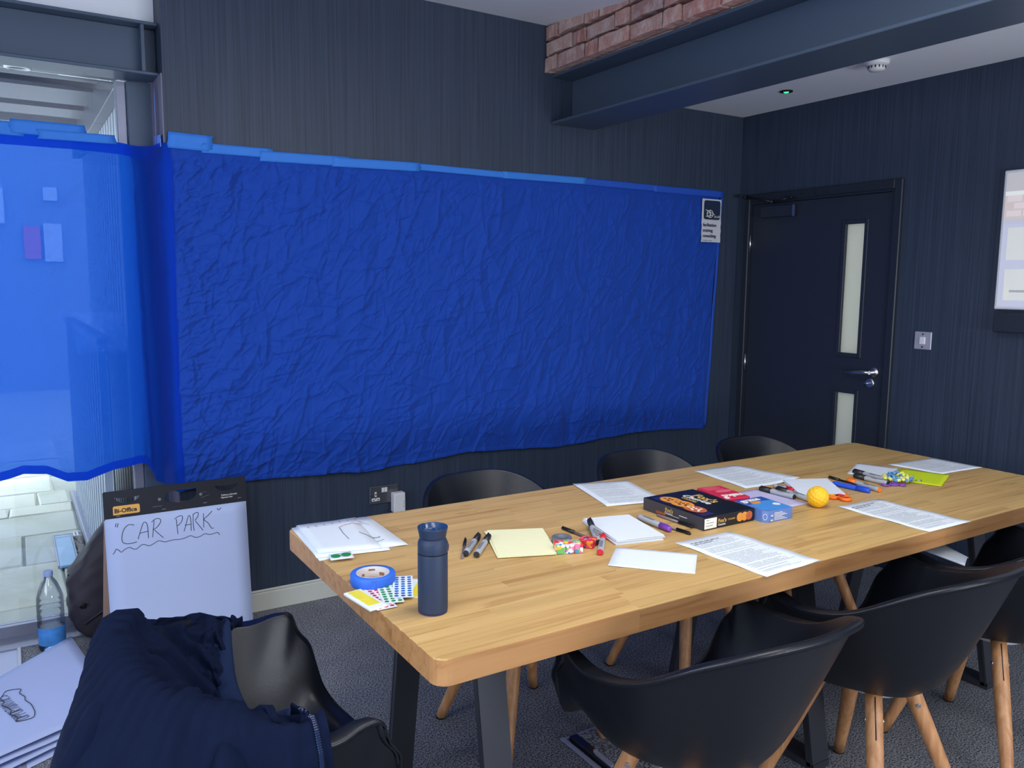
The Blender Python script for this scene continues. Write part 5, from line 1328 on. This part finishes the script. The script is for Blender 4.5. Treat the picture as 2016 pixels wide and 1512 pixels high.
STROKES = [[(0.04,0.123),(0.037,0.137)],[(0.047,0.124),(0.043,0.139)],[(0.413,0.117),(0.415,0.124),(0.421,0.125),(0.423,0.12),(0.429,0.119)],[(0.102,0.139),(0.084,0.135),(0.068,0.147),(0.058,0.172),(0.058,0.197),(0.072,0.207),(0.092,0.208),(0.108,0.205)],[(0.113,0.196),(0.124,0.163),(0.135,0.136),(0.145,0.136),(0.15,0.158),(0.15,0.198)],[(0.12,0.174),(0.151,0.17)],[(0.165,0.197),(0.169,0.166),(0.174,0.132)],[(0.164,0.138),(0.178,0.127),(0.194,0.128),(0.197,0.141),(0.184,0.159),(0.167,0.168)],[(0.173,0.169),(0.188,0.187),(0.204,0.205)],[(0.258,0.199),(0.256,0.171),(0.255,0.139)],[(0.249,0.138),(0.263,0.129),(0.278,0.13),(0.276,0.147),(0.265,0.162),(0.256,0.166)],[(0.281,0.192),(0.291,0.162),(0.3,0.134),(0.307,0.135),(0.309,0.16),(0.308,0.194)],[(0.285,0.168),(0.31,0.167)],[(0.319,0.195),(0.317,0.161),(0.319,0.127)],[(0.317,0.132),(0.328,0.124),(0.338,0.125),(0.336,0.14),(0.324,0.155)],[(0.326,0.157),(0.337,0.174),(0.353,0.199)],[(0.356,0.188),(0.357,0.158),(0.358,0.131)],[(0.392,0.126),(0.375,0.142),(0.359,0.156),(0.373,0.171),(0.386,0.195),(0.394,0.195)],[(0.022,0.239),(0.028,0.234),(0.034,0.222),(0.042,0.226),(0.052,0.236),(0.062,0.229),(0.073,0.224),(0.083,0.223),(0.095,0.231),(0.107,0.232),(0.119,0.223),(0.132,0.219),(0.151,0.228),(0.172,0.22),(0.187,0.214),(0.208,0.222),(0.229,0.22),(0.245,0.219),(0.265,0.221),(0.286,0.218),(0.304,0.213),(0.324,0.223),(0.342,0.221),(0.359,0.214),(0.378,0.22),(0.399,0.217),(0.409,0.217),(0.416,0.227)]]
b = MB()
for s_ in STROKES:
    pts = cr_spline([(x, FHT - y) for x, y in s_], max(6, len(s_) * 4)) if len(s_) > 2 else s_ and [(x, FHT - y) for x, y in s_]
    P3 = []
    for x, y in pts:
        v = y / (FHT - .104); P3.append((x, y, .0052 + .010 * max(0, 1 - v) ** 2 * (.4 + .6 * math.sin(x / FWD * 2.6 + .3))))
    b.tube(P3, .0014, 5, flat=.5)
fx(b).build('handwriting', INK, fl)

# ------------------------------------------------------------------ bag, water bottle, papers on the floor
bg_ = thing('rucksack', 'dark rucksack slumped on the floor behind the flip chart', 'bag', (.295, 3.605, 0))
secs = [(0.002, -.075, .12, .075), (.03, -.120, .13, .09), (.10, -.150, .135, .10), (.20, -.155, .14, .100), (.27, -.148, .14, .092), (.33, -.105, .14, .082), (.39, -.065, .14, .070), (.45, -.018, .135, .058), (.50, .02, .13, .045), (.525, .05, .12, .025)]
ss = cr_spline(secs, 40); G = []; rg = random.Random(2)
for z, xl, xr_, hy_ in ss:
    cxx, hw = (xl + xr_) / 2, (xr_ - xl) / 2; row = []
    for k in range(40):
        a = 2 * PI * k / 40; ca, sa = math.cos(a), math.sin(a); e = .62
        wr = 1 + .025 * math.sin(a * 5 + z * 40) + .02 * math.sin(a * 9 - z * 90)
        row.append((cxx + hw * math.copysign(abs(ca) ** e, ca) * wr, hy_ * math.copysign(abs(sa) ** e, sa) * wr, z))
    G.append(row)
mb = MB().grid(G, closed_v=True, uv=False)
mb.faces([G[-1][k] for k in range(40)], [tuple(range(40))]); mb.faces([G[0][k] for k in range(40)], [tuple(range(40))])
mb.build('bag_body', BAGCLOTH, bg_, smooth=True)
MB().tube([(-.105, -.098, .085), (-.04, -.109, .13), (.03, -.112, .16), (.10, -.108, .19)], .005, 8).build('seam', BAGCLOTH, bg_)
b = MB().tube([(-.108, -.092, .150), (-.118, -.108, .165), (-.108, -.118, .178), (-.096, -.110, .170), (-.100, -.100, .152)], .004, 8); b.build('zip_pull', DARKMETAL, bg_)
MB().box(-.150, -.136, -.03, .0, .262, .278, bev=.003).build('buckle', BLACK, bg_)
wb_ = thing('water_bottle', 'clear plastic water bottle with a blue label standing by the glass door', 'bottle', (.078, 3.535, 0))
pf = [(.030, .0005), (.044, .004), (.048, .014), (.048, .12), (.046, .128), (.048, .136), (.0478, .150), (.0458, .154), (.0478, .158), (.0478, .170), (.0458, .174), (.0478, .178), (.0478, .190), (.0458, .194), (.0475, .200), (.046, .215), (.040, .240), (.028, .272), (.0165, .290), (.0145, .296), (.0145, .306)]
MB().lathe(pf, 40, cap1=False).build('bottle_wall', PET, wb_)
MB().lathe([(.029, .0015), (.0425, .005), (.0465, .015), (.0465, .092)], 40).build('water', WATER, wb_)
b = MB().grid([[(.0484 * math.cos(a), .0484 * math.sin(a), z) for z in (.030, .050, .075, .100)] for a in np.linspace(-2.9, .9, 40)]); b.build('paper_label', mat('blue_water_label', rgb(64, 132, 206), .5, var=.5, nscale=25), wb_)
MB().lathe([(.0165, .298), (.0168, .300), (.0168, .316), (.0155, .319)], 28).build('cap', mat('pale_blue_cap', rgb(150, 170, 214), .5), wb_)
fp = thing('floor_pad', 'pad of large white sheets with OPPORTUNITIES written on it lying on the floor', 'paper pad', (-.02, 3.02, 0))
T_, C_, D_, A_ = (.161, .466), (.257, -.20), (-.33, -.467), (-.33, -.04)
def padz(k): return lambda u, v: (.004 + k * .014 + .008 * math.sin(u * 3 + k) ** 2 * (k > 0) + (.006 * k) * v * math.sin(u * 5 + 1.3 * k) ** 2) if k < 3 else .056 + .010 * max(0, v - .7)
for k in range(4):
    sft = (3 - k) * .014
    q = [(A_[0], A_[1]), (T_[0], T_[1]), (C_[0], C_[1] - sft * .5), (D_[0], D_[1] - sft * 1.6)]
    o = MB().grid(quad_grid(q, 14, 14, 0, padz(k))).build('sheet', PADPAPER, fp); md = o.modifiers.new('thickness', 'SOLIDIFY'); md.thickness = .0012
ZP = .0585
BUB = [(-0.078, 3.104), (-0.061, 3.108), (-0.034, 3.097), (-0.038, 3.069), (-0.023, 3.031), (-0.023, 3.006), (-0.009, 2.972), (-0.001, 2.932), (0.002, 2.897), (-0.007, 2.866), (-0.048, 2.866), (-0.045, 2.885), (-0.052, 2.908), (-0.065, 2.924), (-0.063, 2.953), (-0.074, 2.983), (-0.088, 3.005), (-0.082, 3.027), (-0.093, 3.054), (-0.086, 3.079), (-0.078, 3.104)]
pts = cr_spline(BUB[:-1], 90, closed=True)
MB().tube([(x + .02, y - 3.02, ZP) for x, y in pts] + [(pts[0][0] + .02, pts[0][1] - 3.02, ZP)], .0012, 5).build('drawn_bubble', INK, fp)
GLY = dict(O=[[(.5, 0), (.1, .2), (.1, .8), (.5, 1), (.9, .8), (.9, .2), (.5, 0)]], P=[[(.1, 0), (.15, 1)], [(.1, .95), (.7, .95), (.8, .7), (.6, .5), (.15, .48)]],
    R=[[(.1, 0), (.12, 1)], [(.1, .95), (.7, .95), (.8, .7), (.6, .5), (.12, .48), (.85, 0)]], T=[[(.5, 0), (.5, 1)], [(.05, .98), (.95, 1.0)]], U=[[(.1, 1), (.12, .2), (.4, 0), (.75, .15), (.85, 1)]],
    N=[[(.1, 0), (.12, 1), (.8, .02), (.85, 1)]], I=[[(.5, 0), (.52, 1)]], E=[[(.85, 1), (.12, .98), (.1, .02), (.85, 0)], [(.1, .5), (.7, .52)]], S=[[(.85, .92), (.4, 1), (.15, .78), (.5, .52), (.85, .25), (.5, 0), (.1, .1)]])
HM = frame((-.010 + .02, 2.880 - 3.02, ZP), (-.067, .209, 0), (-1, -.3, 0)); hb_ = MB(); xx = 0.0
for c_ in 'OPPORTUNITIES':
    wg = .0085 if c_ == 'I' else .0150
    for st_ in GLY[c_]:
        pp = cr_spline(st_, len(st_) * 4) if len(st_) > 4 else st_
        hb_.tube([HM @ Vector((xx + p[0] * wg, p[1] * .040 + .002, 0)) for p in pp], .0011, 5, flat=.5)
    xx += wg + .0022
hb_.build('handwriting', INK, fp)

# floor box under the table
fbx = thing('floor_box', 'open metal trimmed floor socket box under the table beside the near chair', 'floor box', (1.52, 1.85, 0))
b = MB()
for (x0, x1, y0, y1) in ((-.098, -.082, -.16, .125), (.09, .10, -.16, .12), (-.085, .10, .112, .122), (-.085, .10, -.16, -.15)): b.box(x0, x1, y0, y1, .0005, .006, bev=.001)
b.build('trim_frame', SATIN, fbx)
MB().box(-.076, -.046, -.14, .105, .0005, .018, bev=.002).build('hinge_rail', DARKMETAL, fbx)
MB().box(-.044, .088, -.148, .110, .0005, .008).build('carpet_lid', CARPET, fbx)
b = MB().box(-.070, -.055, -.10, -.02, .018, .024).tube([(-.06, -.012, .018), (-.06, -.012, .024)], .008, 12); b.build('latch', SATIN, fbx)
